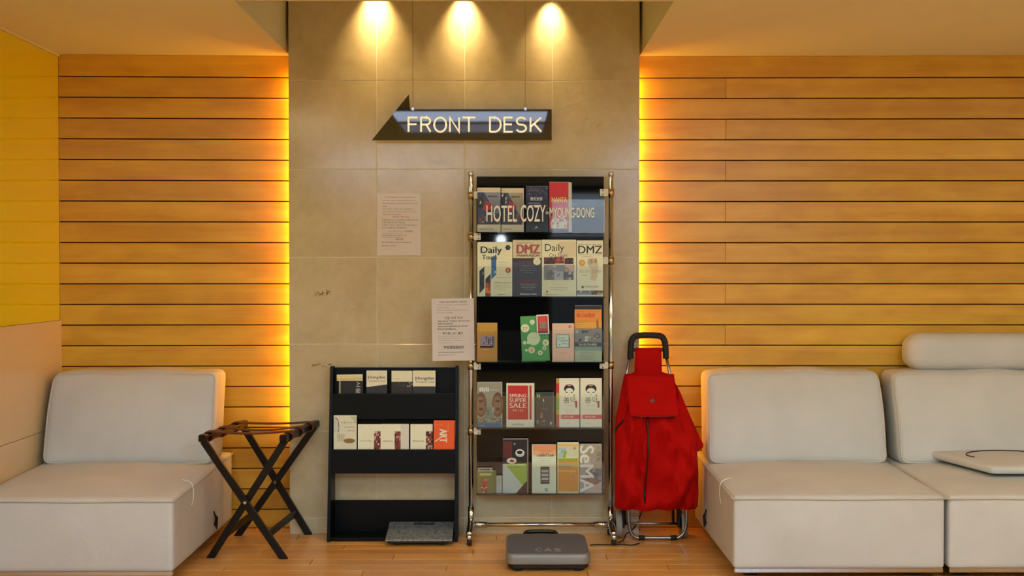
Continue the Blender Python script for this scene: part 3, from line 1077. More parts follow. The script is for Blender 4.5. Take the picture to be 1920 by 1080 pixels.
# ------------------------------------------------------------------ red shopping trolley
def trolley():
    Yc = -0.21
    def X(px, py, Y=Yc): return aX(px, py, Y)
    def Z(py, Y=Yc): return aZ(1225, py, Y)
    t = empty('shopping_trolley', (X(1225, 980), -0.15, 0))
    tag(t, 'red fabric shopping trolley with black handle between stand and sofa', 'shopping trolley')
    o0 = Vector(t.location)
    XMIN = PXR + 0.014
    red = bpy.data.materials.new('red_canvas'); red.use_nodes = True
    nt = red.node_tree; b = nt.nodes['Principled BSDF']
    mp = mapping(nt, (1, 1, 1))
    n1 = noise(nt, mp.outputs[0], 9, 4, 0.5)
    r = ramp(nt, n1, [(0.3, srgb('#a80806')), (0.7, srgb('#bb0d09'))])
    nt.links.new(r.outputs['Color'], b.inputs['Base Color'])
    b.inputs['Roughness'].default_value = 0.8
    b.inputs['Specular IOR Level'].default_value = 0.08
    wv = noise(nt, mp.outputs[0], 420, 2, 0.5)
    bump(nt, b, wv, 0.2, 0.001)
    # outline rows: photo y, left px, right px, front depth, back depth
    rows_ = [(953, 1152, 1305, -0.285, -0.10), (945, 1150, 1308, -0.300, -0.095), (920, 1148, 1309, -0.312, -0.092), (885, 1147, 1309, -0.318, -0.09),
             (845, 1147, 1306, -0.312, -0.09), (815, 1150, 1303, -0.298, -0.09), (785, 1156, 1293, -0.272, -0.09), (755, 1163, 1281, -0.236, -0.09),
             (730, 1168, 1272, -0.205, -0.09), (705, 1174, 1264, -0.17, -0.09)]
    n = 96
    rings = []
    rnd = random.Random(7)
    def front(px_frac, i):
        return 0
    prof = []
    for i, (py, xl, xr, yf, yb) in enumerate(rows_):
        z = Z(py); x0, x1 = max(X(xl, py), XMIN), X(xr, py)
        prof.append((z, x0, x1, yf, yb))
    # densify in z
    dense = []
    for i in range(len(prof) - 1):
        for k in range(8):
            f = k / 8
            dense.append(tuple(a + (b_ - a) * f for a, b_ in zip(prof[i], prof[i + 1])))
    dense.append(prof[-1])
    ztop, zbot = prof[-1][0], prof[0][0]
    def fold(u, v):
        """inward dents of the cloth at u across (-1..1), v height 0..1"""
        s = v
        d = 0.020 * math.exp(-((u + 0.10) / 0.10) ** 2) * min(1, max(0, (v - 0.25) / 0.4))
        ang = math.atan2(u + 0.1, 0.95 - v)
        d += 0.007 * math.sin(ang * 9 + 1.0) * math.exp(-((v - 0.55) / 0.3) ** 2)
        d += 0.006 * math.sin(u * 5 + v * 9) * (1 - v)
        d += 0.006 * math.sin(7.5 * v + 3.2 * u + 0.6)
        for (ax, az, bx, bz, amp, wd) in ((-0.05, 0.80, 0.80, 0.38, 0.020, 0.09), (-0.18, 0.80, -0.85, 0.42, 0.018, 0.09), (0.02, 0.72, 0.45, 0.12, 0.014, 0.08),
                                          (-0.20, 0.70, -0.55, 0.10, 0.012, 0.08), (0.85, 0.30, 0.25, 0.05, 0.014, 0.07), (-0.9, 0.25, -0.3, 0.06, 0.012, 0.07)):
            tt = max(0.0, min(1.0, ((u - ax) * (bx - ax) + (v - az) * (bz - az)) / ((bx - ax) ** 2 + (bz - az) ** 2)))
            dd = math.hypot(u - ax - (bx - ax) * tt, v - az - (bz - az) * tt)
            d += -amp * math.exp(-(dd / wd) ** 2) + 0.5 * amp * math.exp(-((dd - 2 * wd) / wd) ** 2)
        nz = mnoise.noise(Vector((u * 2.6 + 3, v * 3.4, 1.7)))
        d += 0.034 * (1 - abs(nz) * 2.2) * (0.4 + 0.6 * (1 - v))
        nz = mnoise.noise(Vector((u * 5.0 - v * 2, v * 5.0 + 9, 4.1)))
        d += 0.016 * (1 - abs(nz) * 2.4)
        return d
    fpts = {}
    for (z, x0, x1, yf, yb) in dense:
        cx, hx = (x0 + x1) / 2, (x1 - x0) / 2
        cy, hy = (yf + yb) / 2, (yb - yf) / 2
        v = (z - zbot) / (ztop - zbot)
        ring = []
        for k in range(n):
            a = 2 * math.pi * k / n
            ca, sa = math.cos(a), math.sin(a)
            e = 0.62
            ux = math.copysign(abs(ca) ** e, ca); uy = math.copysign(abs(sa) ** e, sa)
            x, y = cx + hx * ux, cy + hy * uy
            if uy < 0: y += fold(ux, v) * (-uy)
            ring.append((x - o0.x, y - o0.y, z))
        rings.append(ring)
    mb = MB(); loft(mb, rings)
    bag = smooth_angle(mb.build('bag', red, t), 50)
    def yfront(x, z):
        for i in range(len(dense) - 1):
            a, b_ = dense[i], dense[i + 1]
            if a[0] <= z <= b_[0]:
                f = (z - a[0]) / (b_[0] - a[0])
                d = [p + (q - p) * f for p, q in zip(a, b_)]
                break
        else:
            d = dense[-1] if z > ztop else dense[0]
        cx, hx = (d[1] + d[2]) / 2, (d[2] - d[1]) / 2
        cy, hy = (d[3] + d[4]) / 2, (d[4] - d[3]) / 2
        u = max(-0.999, min(0.999, (x - cx) / hx))
        ca = abs(u) ** (1 / 0.62); uy = (1 - ca * ca) ** 0.31
        return cy - hy * uy + fold(u, (z - zbot) / (ztop - zbot)) * uy
    # hem round the bottom
    mb = MB(); mb.tube([Vector(p) + Vector((0, 0, 0.004)) for p in rings[3]], 0.004, 6, True); mb.build('hem', red, bag, True)
    # flap over the mouth
    mb = MB()
    NU, NV = 14, 10
    grid = []
    for j in range(NV + 1):
        v = j / NV
        py = 703 + (775 - 703) * v
        xl, xr = 1174 + 3 * v, 1265 + 4 * v
        row = []
        for i in range(NU + 1):
            u = i / NU
            z = Z(py) - 0.006 * math.sin(math.pi * u) * v + 0.012 * (1 - v) * 0
            x = X(xl + (xr - xl) * u, py)
            y = min(yfront(x, z), yfront(x, z + 0.03) , -0.175 - 0.10 * v) - 0.007 - 0.006 * v
            row.append(mb.bm.verts.new((x - o0.x, y - o0.y, z)))
        grid.append(row)
    for j in range(NV):
        for i in range(NU): mb.bm.faces.new([grid[j][i], grid[j + 1][i], grid[j + 1][i + 1], grid[j][i + 1]])
    flap = mb.build('flap', red, t, True)
    sd = flap.modifiers.new('thick', 'SOLIDIFY'); sd.thickness = 0.004; sd.offset = 1
    mb = MB(); mb.tube([Vector(v.co) + Vector((0, -0.002, 0)) for v in [flap.data.vertices[NV * (NU + 1) + i] for i in range(NU + 1)]], 0.0022, 6)
    mb.build('hem', plain('#6d0b0a', 0.7), flap, True)
    bx_, bz_ = X(1221, 750), Z(750)
    by_ = min(yfront(bx_, bz_), -0.235) - 0.024
    mb = MB(); mb.lathe([(0.0, -0.004), (0.010, -0.004), (0.013, -0.001), (0.013, 0.006)], (bx_ - o0.x, by_ + 0.006 - o0.y, bz_), 'y', 18)
    btn = mb.build('button', plain('#6e2a20', 0.4), flap, True)
    # top panel running up to the handle
    mb = MB()
    pts = [(652, 1191, 1240, -0.085), (660, 1191, 1240.5, -0.098), (697, 1189.5, 1241, -0.112), (704, 1176, 1263, -0.165)]
    rws = []
    for (py, xl, xr, y) in pts:
        rws.append([mb.bm.verts.new((X(xl + (xr - xl) * k / 8, py, y) - o0.x, y - 0.004 * math.sin(math.pi * k / 8) - o0.y, aZ(1225, py, y))) for k in range(9)])
    for A, B in zip(rws, rws[1:]):
        for k in range(8): mb.bm.faces.new([A[k], B[k], B[k + 1], A[k + 1]])
    tp = mb.build('top_panel', red, t, True)
    sd = tp.modifiers.new('thick', 'SOLIDIFY'); sd.thickness = 0.004; sd.offset = -1
    # side gusset poking out over the sofa arm
    mb = MB()
    q = [(1262, 712), (1274, 734), (1295, 784), (1319, 836), (1303, 848), (1290, 815), (1268, 750)]
    yg = -0.165
    A = [(X(a, c, yg) - o0.x, aZ(1225, c, yg)) for a, c in q]
    XS = 0.902 - o0.x
    A = [(min(a, XS), c) for a, c in A]
    mb.prism(A, 'y', yg - 0.03 - o0.y, yg + 0.03 - o0.y, bev=0.006)
    smooth_angle(mb.build('side_gusset', red, t), 40)
    # drawstring
    path = []
    for k in range(13):
        f = k / 12
        px, py = 1211.5 - 4.5 * f + 1.5 * math.sin(5 * f), 772 + 165 * f
        x, z = X(px, py), Z(py)
        path.append((x - o0.x, yfront(x, z) - 0.004 - o0.y, z))
    mb = MB(); mb.tube(path, [0.006, 0.0045, 0.004] + [0.0035] * 7 + [0.0042, 0.006, 0.002], 8)
    mb.build('drawstring', M['black'], t, True)
    # carrying strap across the left side
    path = []
    for k in range(7):
        f = k / 6
        px, py = 1169 - 19 * f, 786 + 24 * f
        x, z = max(X(px, py), XMIN + 0.002), Z(py)
        path.append((x - o0.x, yfront(x, z) - 0.003 - o0.y, z))
    mb = MB(); mb.tube(path, 0.004, 6); mb.build('side_strap', M['black'], t, True)
    # frame: two tubes behind the bag, handle on top
    yh = -0.075
    def H(px, py): return Vector((X(px, py, yh) - o0.x, yh - o0.y, aZ(1215, py, yh)))
    mb = MB()
    pl = spline([H(1182, 672), H(1182.5, 655), H(1184, 640), H(1190, 631), H(1202, 629), H(1215, 628.5), H(1228, 629), H(1240, 631), H(1246, 640), H(1248, 655), H(1248.5, 672)], 5)
    mb.tube(pl, 0.0145, 12); mb.build('handle', M['rubber'], t, True)
    for (xa, xb, xc) in ((1181, 1173, 1172), (1249, 1258, 1262)):
        mb = MB()
        p0, p1, p2 = H(xa, 668), H(xb, 712), H(xc, 960)
        p2.z = 0.068
        mb.tube([p0, p1, p2], 0.0075, 10); mb.build('frame_tube', M['steel'], t, True)
    mb = MB(); bzz = aZ(1215, 656, yh)
    mb.box(H(1184, 656).x, H(1247, 656).x, yh - 0.008 - o0.y, yh + 0.004 - o0.y, bzz - 0.008, bzz + 0.008, 0.002)
    mb.build('handle_bridge', M['rubber'], t)
    # base stand
    yu = -0.145
    def U(px, py): return Vector((X(px, py, yu) - o0.x, yu - o0.y, aZ(1230, py, yu)))
    zf = 0.0115
    a, b_ = U(1178, 960), U(1287, 960)
    pts = [(a.x, 0, 0.16), (a.x + 0.004, 0, 0.08), (a.x + 0.012, 0, 0.038), (a.x + 0.032, 0, zf + 0.004), (a.x + 0.06, 0, zf),
           (b_.x - 0.06, 0, zf), (b_.x - 0.032, 0, zf + 0.004), (b_.x - 0.010, 0, 0.038), (b_.x, 0, 0.08), (b_.x, 0, 0.16)]
    pts = [(p[0], yu - o0.y, p[2]) for p in pts]
    mb = MB(); mb.tube(spline(pts, 5), 0.0085, 10); mb.build('base_stand', M['steel'], t, True)
    for px in (1203, 1263):
        mb = MB(); c = U(px, 1012).x
        mb.tube([(c - 0.014, yu - o0.y, zf + 0.0005), (c + 0.014, yu - o0.y, zf + 0.0005)], 0.0118, 12); mb.build('stand_foot', M['rubber'], t, True)
    ya = -0.085
    wl, wr = X(1159, 975, ya) - o0.x, X(1281, 975, ya) - o0.x
    mb = MB(); mb.tube([(wl, ya - o0.y, 0.064), (wr, ya - o0.y, 0.064)], 0.006, 10); mb.build('axle', M['steel'], t, True)
    for w in (wl, wr):
        wh = empty('wheel', (w, ya - o0.y, 0.064)); wh.parent = t
        mb = MB(); mb.lathe([(0.050, -0.012), (0.060, -0.015), (0.0635, -0.009), (0.0635, 0.009), (0.060, 0.015), (0.050, 0.012)], (0, 0, 0), 'x', 28)
        mb.build('tyre', plain('#9a958c', 0.6), wh, True)
        mb = MB(); mb.lathe([(0.010, -0.016), (0.022, -0.015), (0.0505, -0.010), (0.0505, 0.010), (0.022, 0.015), (0.010, 0.016)], (0, 0, 0), 'x', 24)
        mb.build('hub', M['black'], wh, True)
    for w, s in ((wl, 1), (wr, -1)):
        mb = MB(); mb.box(w + s * 0.022 - 0.006, w + s * 0.022 + 0.006, ya - 0.03 - o0.y, ya + 0.02 - o0.y, 0.05, 0.165, 0.003); mb.build('wheel_bracket', M['rubber'], t)


trolley()

# cables on the floor
def cable(pts, label, r=0.0028):
    mb = MB(); mb.tube(spline(pts, 8), r, 6)
    o = mb.build('cable', M['rubber'], None, True); tag(o, label, 'cable')


def fl(px, py, z=0.003):
    d = CROT @ Vector(((px - 960.0) / FPX, (540.0 - py) / FPX, -1.0))
    p = CAM + d * ((z - CAM.z) / d.z)
    return (p.x, p.y, z)


cable([fl(1106, 1022), fl(1122, 1021), fl(1146, 1021.5), (0.52, -0.235, 0.003), (0.56, -0.25, 0.003), (0.60, -0.215, 0.003)],
      'thin black cable on the floor from the platform scale to the trolley')
cable([(0.505, -0.20, 0.003), (0.53, -0.16, 0.003), (0.545, -0.10, 0.003), (0.56, -0.03, 0.003), (0.60, -0.012, 0.03), (0.64, 0.03, 0.10), (0.655, 0.09, 0.16)],
      'thin dark cable rising to the lit wall behind the trolley')

# ------------------------------------------------------------------ lettering helper
_txt = {}


def text_geo(s, bold=0.0):
    key = (s, bold)
    if key in _txt: return _txt[key]
    cu = bpy.data.curves.new('lettering', 'FONT')
    cu.body = s
    cu.resolution_u = 3
    cu.offset = bold
    ob = bpy.data.objects.new('lettering', cu)
    COL.objects.link(ob)
    dg = bpy.context.evaluated_depsgraph_get()
    me = bpy.data.meshes.new_from_object(ob.evaluated_get(dg))
    vs_ = [(v.co.x, v.co.y) for v in me.vertices]
    fs_ = [tuple(p.vertices) for p in me.polygons]
    bpy.data.objects.remove(ob, do_unlink=True)
    bpy.data.curves.remove(cu)
    bpy.data.meshes.remove(me)
    if not vs_:
        _txt[key] = ([], [])
        return _txt[key]
    x0, x1 = min(v[0] for v in vs_), max(v[0] for v in vs_)
    y0, y1 = min(v[1] for v in vs_), max(v[1] for v in vs_)
    _txt[key] = ([((v[0] - x0) / max(1e-6, x1 - x0), (v[1] - y0) / max(1e-6, y1 - y0)) for v in vs_], fs_)
    return _txt[key]


class Print:
    """flat print on a face: local x 0..w, z 0..h, drawn towards -y in thin layers"""
    def __init__(self, w, h, y0=0.0):
        self.mb = MB(); self.w, self.h = w, h
        self.y = y0
        self.cols = []

    def ci(self, c):
        if c not in self.cols: self.cols.append(c)
        return self.cols.index(c)

    def face(self, pts, c):
        self.y -= 0.00006
        f = self.mb.poly([(u * self.w, self.y, v * self.h) for u, v in pts], self.ci(c))
        f.normal_update()
        if f.normal.y > 0: f.normal_flip()

    def rect(self, u0, v0, u1, v1, c):
        self.face([(u0, v0), (u1, v0), (u1, v1), (u0, v1)], c)

    def disc(self, u, v, ru, c, rv=None, n=18):
        rv = rv if rv is not None else ru * self.w / self.h
        self.face([(u + ru * math.cos(2 * math.pi * k / n), v + rv * math.sin(2 * math.pi * k / n)) for k in range(n)], c)

    def text(self, u0, v0, u1, v1, s, c, bold=0.0, rot=False):
        vs_, fs_ = text_geo(s)
        if not vs_: return
        if bold > 0:                         # heavier strokes: the same word struck twice more, slightly aside
            dv, du = 1.4 * bold * ((u1 - u0) if rot else (v1 - v0)), 0.0
            du = dv * self.h / self.w
            for k in (-1, 1):
                if rot: self.text(u0, v0 + k * dv * self.w / self.h, u1, v1 + k * dv * self.w / self.h, s, c, 0.0, True)
                else: self.text(u0 + k * du, v0, u1 + k * du, v1, s, c)
        self.y -= 0.00006
        mi = self.ci(c)
        bm = self.mb.bm
        if rot:  # reads downwards
            V = [bm.verts.new(((u0 + (u1 - u0) * y) * self.w, self.y, (v1 - (v1 - v0) * x) * self.h)) for x, y in vs_]
        else:
            V = [bm.verts.new(((u0 + (u1 - u0) * x) * self.w, self.y, (v0 + (v1 - v0) * y) * self.h)) for x, y in vs_]
        for f in fs_:
            try:
                q = bm.faces.new([V[i] for i in f]); q.material_index = mi
            except ValueError:
                pass

    def lines(self, u0, v0, u1, v1, n, c, seed=1, fill=0.5, centre=False):
        """n rows of small illegible words"""
        rnd = random.Random(seed)
        self.y -= 0.00006
        mi = self.ci(c)
        for k in range(n):
            v = v1 - (v1 - v0) * (k + 0.5) / n
            hh = (v1 - v0) / n * fill / 2 * 0.55
            L = (u1 - u0) * (rnd.uniform(0.7, 1.0) if k < n - 1 else rnd.uniform(0.35, 0.8))
            a = u0 + ((u1 - u0) - L) / 2 if centre else u0
            e = a + L
            while a < e:
                b_ = min(e, a + rnd.uniform(0.03, 0.10) * max(0.4, (u1 - u0)))
                self.mb.poly([(a * self.w, self.y, (v - hh) * self.h), (b_ * self.w, self.y, (v - hh) * self.h),
                              (b_ * self.w, self.y, (v + hh) * self.h), (a * self.w, self.y, (v + hh) * self.h)], mi)
                a = b_ + rnd.uniform(0.012, 0.02)

    def photo(self, u0, v0, u1, v1, cols, seed=1, nx=6, nz=6):
        """mottled picture: jittered patches"""
        rnd = random.Random(seed)
        self.rect(u0, v0, u1, v1, cols[0])
        for j in range(nz):
            for i in range(nx):
                if rnd.random() < 0.3: continue
                a = u0 + (u1 - u0) * i / nx; b_ = u0 + (u1 - u0) * (i + 1) / nx
                c = v0 + (v1 - v0) * j / nz; d = v0 + (v1 - v0) * (j + 1) / nz
                mx_, mz_ = (b_ - a) * 0.3, (d - c) * 0.3
                self.face([(a, c), (b_ - rnd.random() * mx_, c + rnd.random() * mz_), (b_, d), (a + rnd.random() * mx_, d - rnd.random() * mz_)], rnd.choice(cols))

    def build(self, parent, name='cover_print', rough=0.4):
        if not self.cols: return None
        return self.mb.build(name, [plain(ink(c), rough, wear=0.04) for c in self.cols], parent)


# ------------------------------------------------------------------ FRONT DESK arrow sign
YS = -0.075
sp = [at(697, 263, YS), at(766.5, 177, YS), at(769, 205, YS), at(1034.5, 205, YS), at(1034.5, 263, YS)]
sb_ = Vector((sp[0].x, YS, sp[0].z))
sign = empty('arrow_sign', sb_)
tag(sign, 'black glossy arrow-shaped hanging sign pointing left with raised cream letters', 'sign')
mb = MB(); mb.prism([(p.x - sb_.x, p.z - sb_.z) for p in sp], 'y', 0, 0.010)
mb.build('arrow_board', plain('#06060a', 0.03, name='sign_acrylic', ior=1.85, wear=0.02), sign)


def arc(cx, cy, rx, ry, a0, a1, n=14):
    return [(cx + rx * math.cos(math.radians(a0 + (a1 - a0) * k / n)), cy + ry * math.sin(math.radians(a0 + (a1 - a0) * k / n))) for k in range(n + 1)]


STROKES = {   # centre lines of plain sans capitals in a unit box
    'F': [[(0, 0), (0, 1), (1, 1)], [(0, 0.53), (0.90, 0.53)]],
    'R': [[(0, 0), (0, 1), (0.55, 1)] + arc(0.55, 0.755, 0.42, 0.245, 90, -90) + [(0, 0.51)], [(0.55, 0.51), (1.0, 0)]],
    'O': [arc(0.5, 0.5, 0.5, 0.5, 0, 360, 40)],
    'N': [[(0, 0), (0, 1), (1, 0), (1, 1)]],
    'T': [[(0, 1), (1, 1)], [(0.5, 1), (0.5, 0)]],
    'D': [[(0, 0), (0, 1), (0.42, 1)] + arc(0.42, 0.5, 0.58, 0.5, 90, -90, 22) + [(0, 0)]],
    'E': [[(1, 0), (0, 0), (0, 1), (0.97, 1)], [(0, 0.52), (0.9, 0.52)]],
    'S': [arc(0.5, 0.745, 0.46, 0.255, 22, 250, 16) + arc(0.5, 0.255, 0.50, 0.255, 75, -158, 18)],
    'K': [[(0, 0), (0, 1)], [(0.98, 1), (0.02, 0.36)], [(0.33, 0.57), (1, 0)]],
}
LW = 0.0082                                  # stroke width


def ribbon(mb, path, w, ya, yb):
    n = len(path)
    L, R = [], []
    for k in range(n):
        p = Vector(path[k])
        a = (p - Vector(path[k - 1])).normalized() if k else None
        b_ = (Vector(path[k + 1]) - p).normalized() if k < n - 1 else None
        if a is None: a = b_
        if b_ is None: b_ = a
        n1, n2 = Vector((-a.y, a.x)), Vector((-b_.y, b_.x))
        m = (n1 + n2)
        m = m.normalized() if m.length > 1e-6 else n1
        m *= (w / 2) / max(0.35, m.dot(n1))
        if m.length > w * 1.2: m *= w * 1.2 / m.length
        L.append(p + m); R.append(p - m)
    bm = mb.bm
    V = [[bm.verts.new((q.x, y, q.y)) for q in S] for S in (L, R) for y in (ya, yb)]
    lf, lb, rf, rb = V
    fs = []
    for k in range(n - 1):
        for A, B in ((lf, rf), (rf, rb), (rb, lb), (lb, lf)):
            fs.append(bm.faces.new([A[k], A[k + 1], B[k + 1], B[k]]))
    for k in (0, n - 1): fs.append(bm.faces.new([lf[k], rf[k], rb[k], lb[k]]))
    bmesh.ops.recalc_face_normals(bm, faces=fs)


lit = emit_mat('cream_letter_added_glow', (1.0, 0.92, 0.62), 0.50)  # emission added to brighten the cream letters, which room light leaves dim
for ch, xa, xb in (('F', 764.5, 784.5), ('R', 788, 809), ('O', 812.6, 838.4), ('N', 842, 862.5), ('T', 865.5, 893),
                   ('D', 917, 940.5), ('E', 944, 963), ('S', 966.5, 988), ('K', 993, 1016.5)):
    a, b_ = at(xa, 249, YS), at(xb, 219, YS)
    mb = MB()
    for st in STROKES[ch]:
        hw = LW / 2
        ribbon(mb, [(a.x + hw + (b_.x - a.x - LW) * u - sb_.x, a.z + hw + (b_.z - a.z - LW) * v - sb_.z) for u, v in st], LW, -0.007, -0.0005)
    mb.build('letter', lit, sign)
for px in (774, 985):
    p = at(px, 204, YS)
    mb = MB(); mb.box(p.x - 0.007 - sb_.x, p.x + 0.007 - sb_.x, -0.004, 0.014, p.z - 0.008 - sb_.z, p.z + 0.008 - sb_.z, 0.002)
    cp = mb.build('hanging_clip', M['chrome'], sign)
    mb = MB(); mb.tube([(p.x - sb_.x, 0.005, p.z - sb_.z), (p.x - sb_.x, 0.005, ZC + 0.6 - sb_.z)], 0.0011, 6)
    mb.build('wire', M['steel'], cp)

# ------------------------------------------------------------------ laminated notices
def sheet(name, label, corners, Y, mat, th=0.0012):
    bl = at(*corners[0], Y)
    tr = at(*corners[1], Y)
    w, h = tr.x - bl.x, tr.z - bl.z
    t = empty(name, (bl.x, Y, bl.z)); tag(t, label, 'notice')
    mb = MB(); mb.box(0, w, 0, th, 0, h); mb.build('sheet', mat, t)
    return t, Print(w, h, -0.0001)


lam = plain('#dcd2c6', 0.12, name='laminated_paper', wear=0.02)
t, P = sheet('notice', 'laminated notice with red headings stuck on the stone tile below the arrow sign', ((707.5, 479), (789, 363)), -0.0028, lam)
RD, GR = '#b03a2a', '#4d4a46'
P.text(0.18, 0.925, 0.88, 0.955, 'The Shopping Cart Rental Service', RD)
for k, s in enumerate(('You may borrow the Shopping cart for', 'going outside, please ask to the front', 'desk.', 'And  after  using  the  shopping', 'cart, please return to the front desk.', 'Thank you very much.')):
    P.text(0.12, 0.875 - k * 0.045, 0.12 + 0.021 * len(s), 0.897 - k * 0.045, s, GR)
P.text(0.34, 0.605, 0.72, 0.64, '쇼핑카트 대여 안내', RD)
for k, s in enumerate(('관광을 즐기시는 고객님께서는 프론트 데스크에', '쇼핑카트를 문의해 주십시오.', '사용하신 카트는 프론트 데스크에 반납하여', '주시기 바랍니다. 감사합니다.')):
    P.text(0.11, 0.562 - k * 0.042, min(0.94, 0.11 + 0.036 * len(s)), 0.586 - k * 0.042, s, '#3a3836')
P.text(0.25, 0.375, 0.82, 0.405, 'ショッピングカート貸出案内', RD)
P.lines(0.11, 0.28, 0.72, 0.365, 3, GR, 3, 0.3)
P.text(0.42, 0.25, 0.60, 0.275, '服务说明', RD, 0.01)
P.lines(0.11, 0.13, 0.86, 0.24, 2, GR, 5, 0.25)
P.build(t, 'print', 0.3)

t, P = sheet('notice', 'white laminated notice with black text fixed over the left chrome pole', ((811, 677), (890, 560)), YP - 0.016, plain('#ddd6d2', 0.15, wear=0.02))
t.rotation_euler = (0, math.radians(-0.9), 0)
P.text(0.18, 0.93, 0.84, 0.955, 'THE SCALES RENTAL SERVICE', '#2c2a2c', 0.012)
for k, s in enumerate(('You can use the scales in your room, please ask', 'to the front desk.', 'And after using the scales please return to the', 'front desk in the lobby.')):
    P.text(0.13, 0.885 - k * 0.042, 0.13 + 0.0158 * len(s), 0.905 - k * 0.042, s, '#6a6668')
P.text(0.30, 0.665, 0.72, 0.71, '저울 대여 안내', '#3c393c')
for k, s in enumerate(('저울이 필요하신 고객님께서는 프론트 데스크에 문', '의해 주시기 바랍니다.', '사용하신 후에 저울을 프론트 데스크에 반납', '해 주시면 감사하겠습니다.')):
    P.text(0.14, 0.623 - k * 0.042, min(0.90, 0.14 + 0.0305 * len(s)), 0.648 - k * 0.042, s, '#2e2c2e', 0.01)
P.text(0.25, 0.42, 0.73, 0.46, '秤の貸し出し案内', '#3c393c')
P.lines(0.14, 0.27, 0.88, 0.41, 4, '#8a8688', 11, 0.2)
P.text(0.27, 0.19, 0.75, 0.24, '秤租賃服務說明', '#4a474a')
P.lines(0.14, 0.07, 0.88, 0.16, 2, '#7a7678', 12, 0.3)
P.build(t, 'print', 0.3)

# lettering on the top clear sheet of the stand
P = Print(1, 1)
mbx = MB()
def letter_on_sheet(word, xa, xb, ya, yb):
    vs_, fs_ = text_geo(word, 0.008)
    a, b_ = at(xa, yb, YL - 0.004), at(xb, ya, YL - 0.004)
    V = [mbx.bm.verts.new((a.x + (b_.x - a.x) * x - so_.x, YL - 0.0041 - so_.y, a.z + (b_.z - a.z) * y)) for x, y in vs_]
    for f in fs_:
        try: mbx.bm.faces.new([V[i] for i in f])
        except ValueError: pass
letter_on_sheet('HOTEL', 912, 969.5, 385, 416); letter_on_sheet('COZY', 976, 1023, 384, 416)
letter_on_sheet('in', 1023.5, 1029, 395, 402)
letter_on_sheet('MYOUNG', 1030.5, 1077, 389, 408); letter_on_sheet('-DONG', 1077.5, 1114, 389, 408)
mbx.build('lettering', plain('#f6f8ec', 0.5), stand)

# CAS on the platform scale
mb = MB()
for ch, f0, f1 in (('C', 0.35, 0.425), ('A', 0.455, 0.545), ('S', 0.575, 0.655)):
    vs_, fs_ = text_geo(ch)
    V = [mb.bm.verts.new((pw * (f0 + (f1 - f0) * x), 0.040 + 0.052 * y, 0.0769)) for x, y in vs_]
    for f in fs_:
        try: mb.bm.faces.new([V[i] for i in f])
        except ValueError: pass
mb.build('lettering', plain('#b9b6b0', 0.4), ps)
# ------------------------------------------------------------------ leaflets
def leaflet(label, x0, yt, x1, yb, Y, cover, th=0.006, group=None, name='brochure', cat='brochure', lean=2.0, floor_z=None, rz=0.0, back=None, pages=None):
    """stack of leaflets: photo box x0..x1, yt..yb on the plane Y; returns (empty, Print)"""
    a, b_ = at(x0, yb, Y), at(x1, yt, Y)
    w, h = b_.x - a.x, b_.z - a.z
    z0 = a.z
    if floor_z is not None:
        h += z0 - floor_z; z0 = floor_z
    t = empty(name, (a.x, Y, z0), (math.radians(-lean), math.radians(rz), 0))
    tag(t, label, cat, group)
    mb = MB(); mb.box(0, w, 0, 0.0008, 0, h); mb.build('cover', plain(ink(cover, 1.13), 0.4, wear=0.03), t)
    # inner sheets show as an uneven paper edge
    mb = MB()
    n = max(1, int(th / 0.0022))
    rnd = random.Random(int(x0 * 7 + yt))
    for k in range(n):
        ya, yb2 = 0.0009 + th * k / n, 0.0009 + th * (k + 0.9) / n
        j = rnd.uniform(0, 0.0022)
        mb.box(0.0004 + j * 0.3, w - 0.0004 + (back or 0) * (k + 1) / n, ya, yb2, 0, h - 0.0004 + j)
    mb.build('pages', pages or M['paper'], t)
    p_ = Print(w, h, -0.00005)
    return t, p_


G1 = 'brochures in the top rack of the chrome stand'
G2 = 'brochures in the second rack of the chrome stand'
G3 = 'brochures in the third rack of the chrome stand'
G4 = 'brochures in the fourth rack of the chrome stand'
G5 = 'brochures in the lowest rack of the chrome stand'
Y1 = -0.138
CR = '#dcdab4'
WH = '#dfe2c4'


def zl(i): return lev[i] - 0.0008


# top rack
for k, (xa, xb, yt, lab) in enumerate(((895, 938.5, 352, 'leftmost pictorial brochure behind the hotel name sheet, red and blue cover'),
                                       (940, 981, 353, 'second pictorial brochure behind the hotel name sheet, red pen-like shape on blue'))):
    t, P = leaflet(lab, xa, yt, xb, 433, Y1, '#cfc8a4', 0.008, G1, floor_z=zl(0), back=0.004 if k else 0)
    P.rect(0, 0.17, 1, 0.90, '#8c8f9a' if k == 0 else '#a59c7e')
    P.face([(0, 0.90), (0, 0.17), (0.95, 0.17), (0.8, 0.4), (0.3, 0.9)], '#3a4763')
    P.photo(0.02, 0.55, 0.25, 0.88, ['#1a1a20', '#3c4b66', '#c9c2b4', '#2a2a30'], 3 + k, 3, 4)
    P.face([(0.22, 0.52), (0.38, 0.72), (0.72, 0.58), (0.55, 0.50), (0.30, 0.48)], '#c43428')
    P.photo(0.05, 0.2, 0.95, 0.42, ['#564e50', '#8c8680', '#3a3f52', '#b0483a', '#7f7a70'], 13 + k, 7, 4)
    P.text(0.45, 0.78, 0.85, 0.83, '韓國旅遊', '#2c261f')
    P.text(0.05, 0.94, 0.15, 0.96, '韓國', '#544e3c')
    P.lines(0.08, 0.04, 0.9, 0.09, 1, '#6e6a52', 2 + k)
    P.build(t)
t, P = leaflet('dark navy starry brochure with white characters in the top rack', 986, 349, 1028, 433, Y1, '#20203c', 0.004, G1, floor_z=zl(0))
P.rect(0, 0, 1, 0.45, '#2a2d38')
for k in range(26):
    r_ = random.Random(k); P.disc(r_.random(), 0.5 + 0.48 * r_.random(), 0.012, '#c9c6d8', n=6)
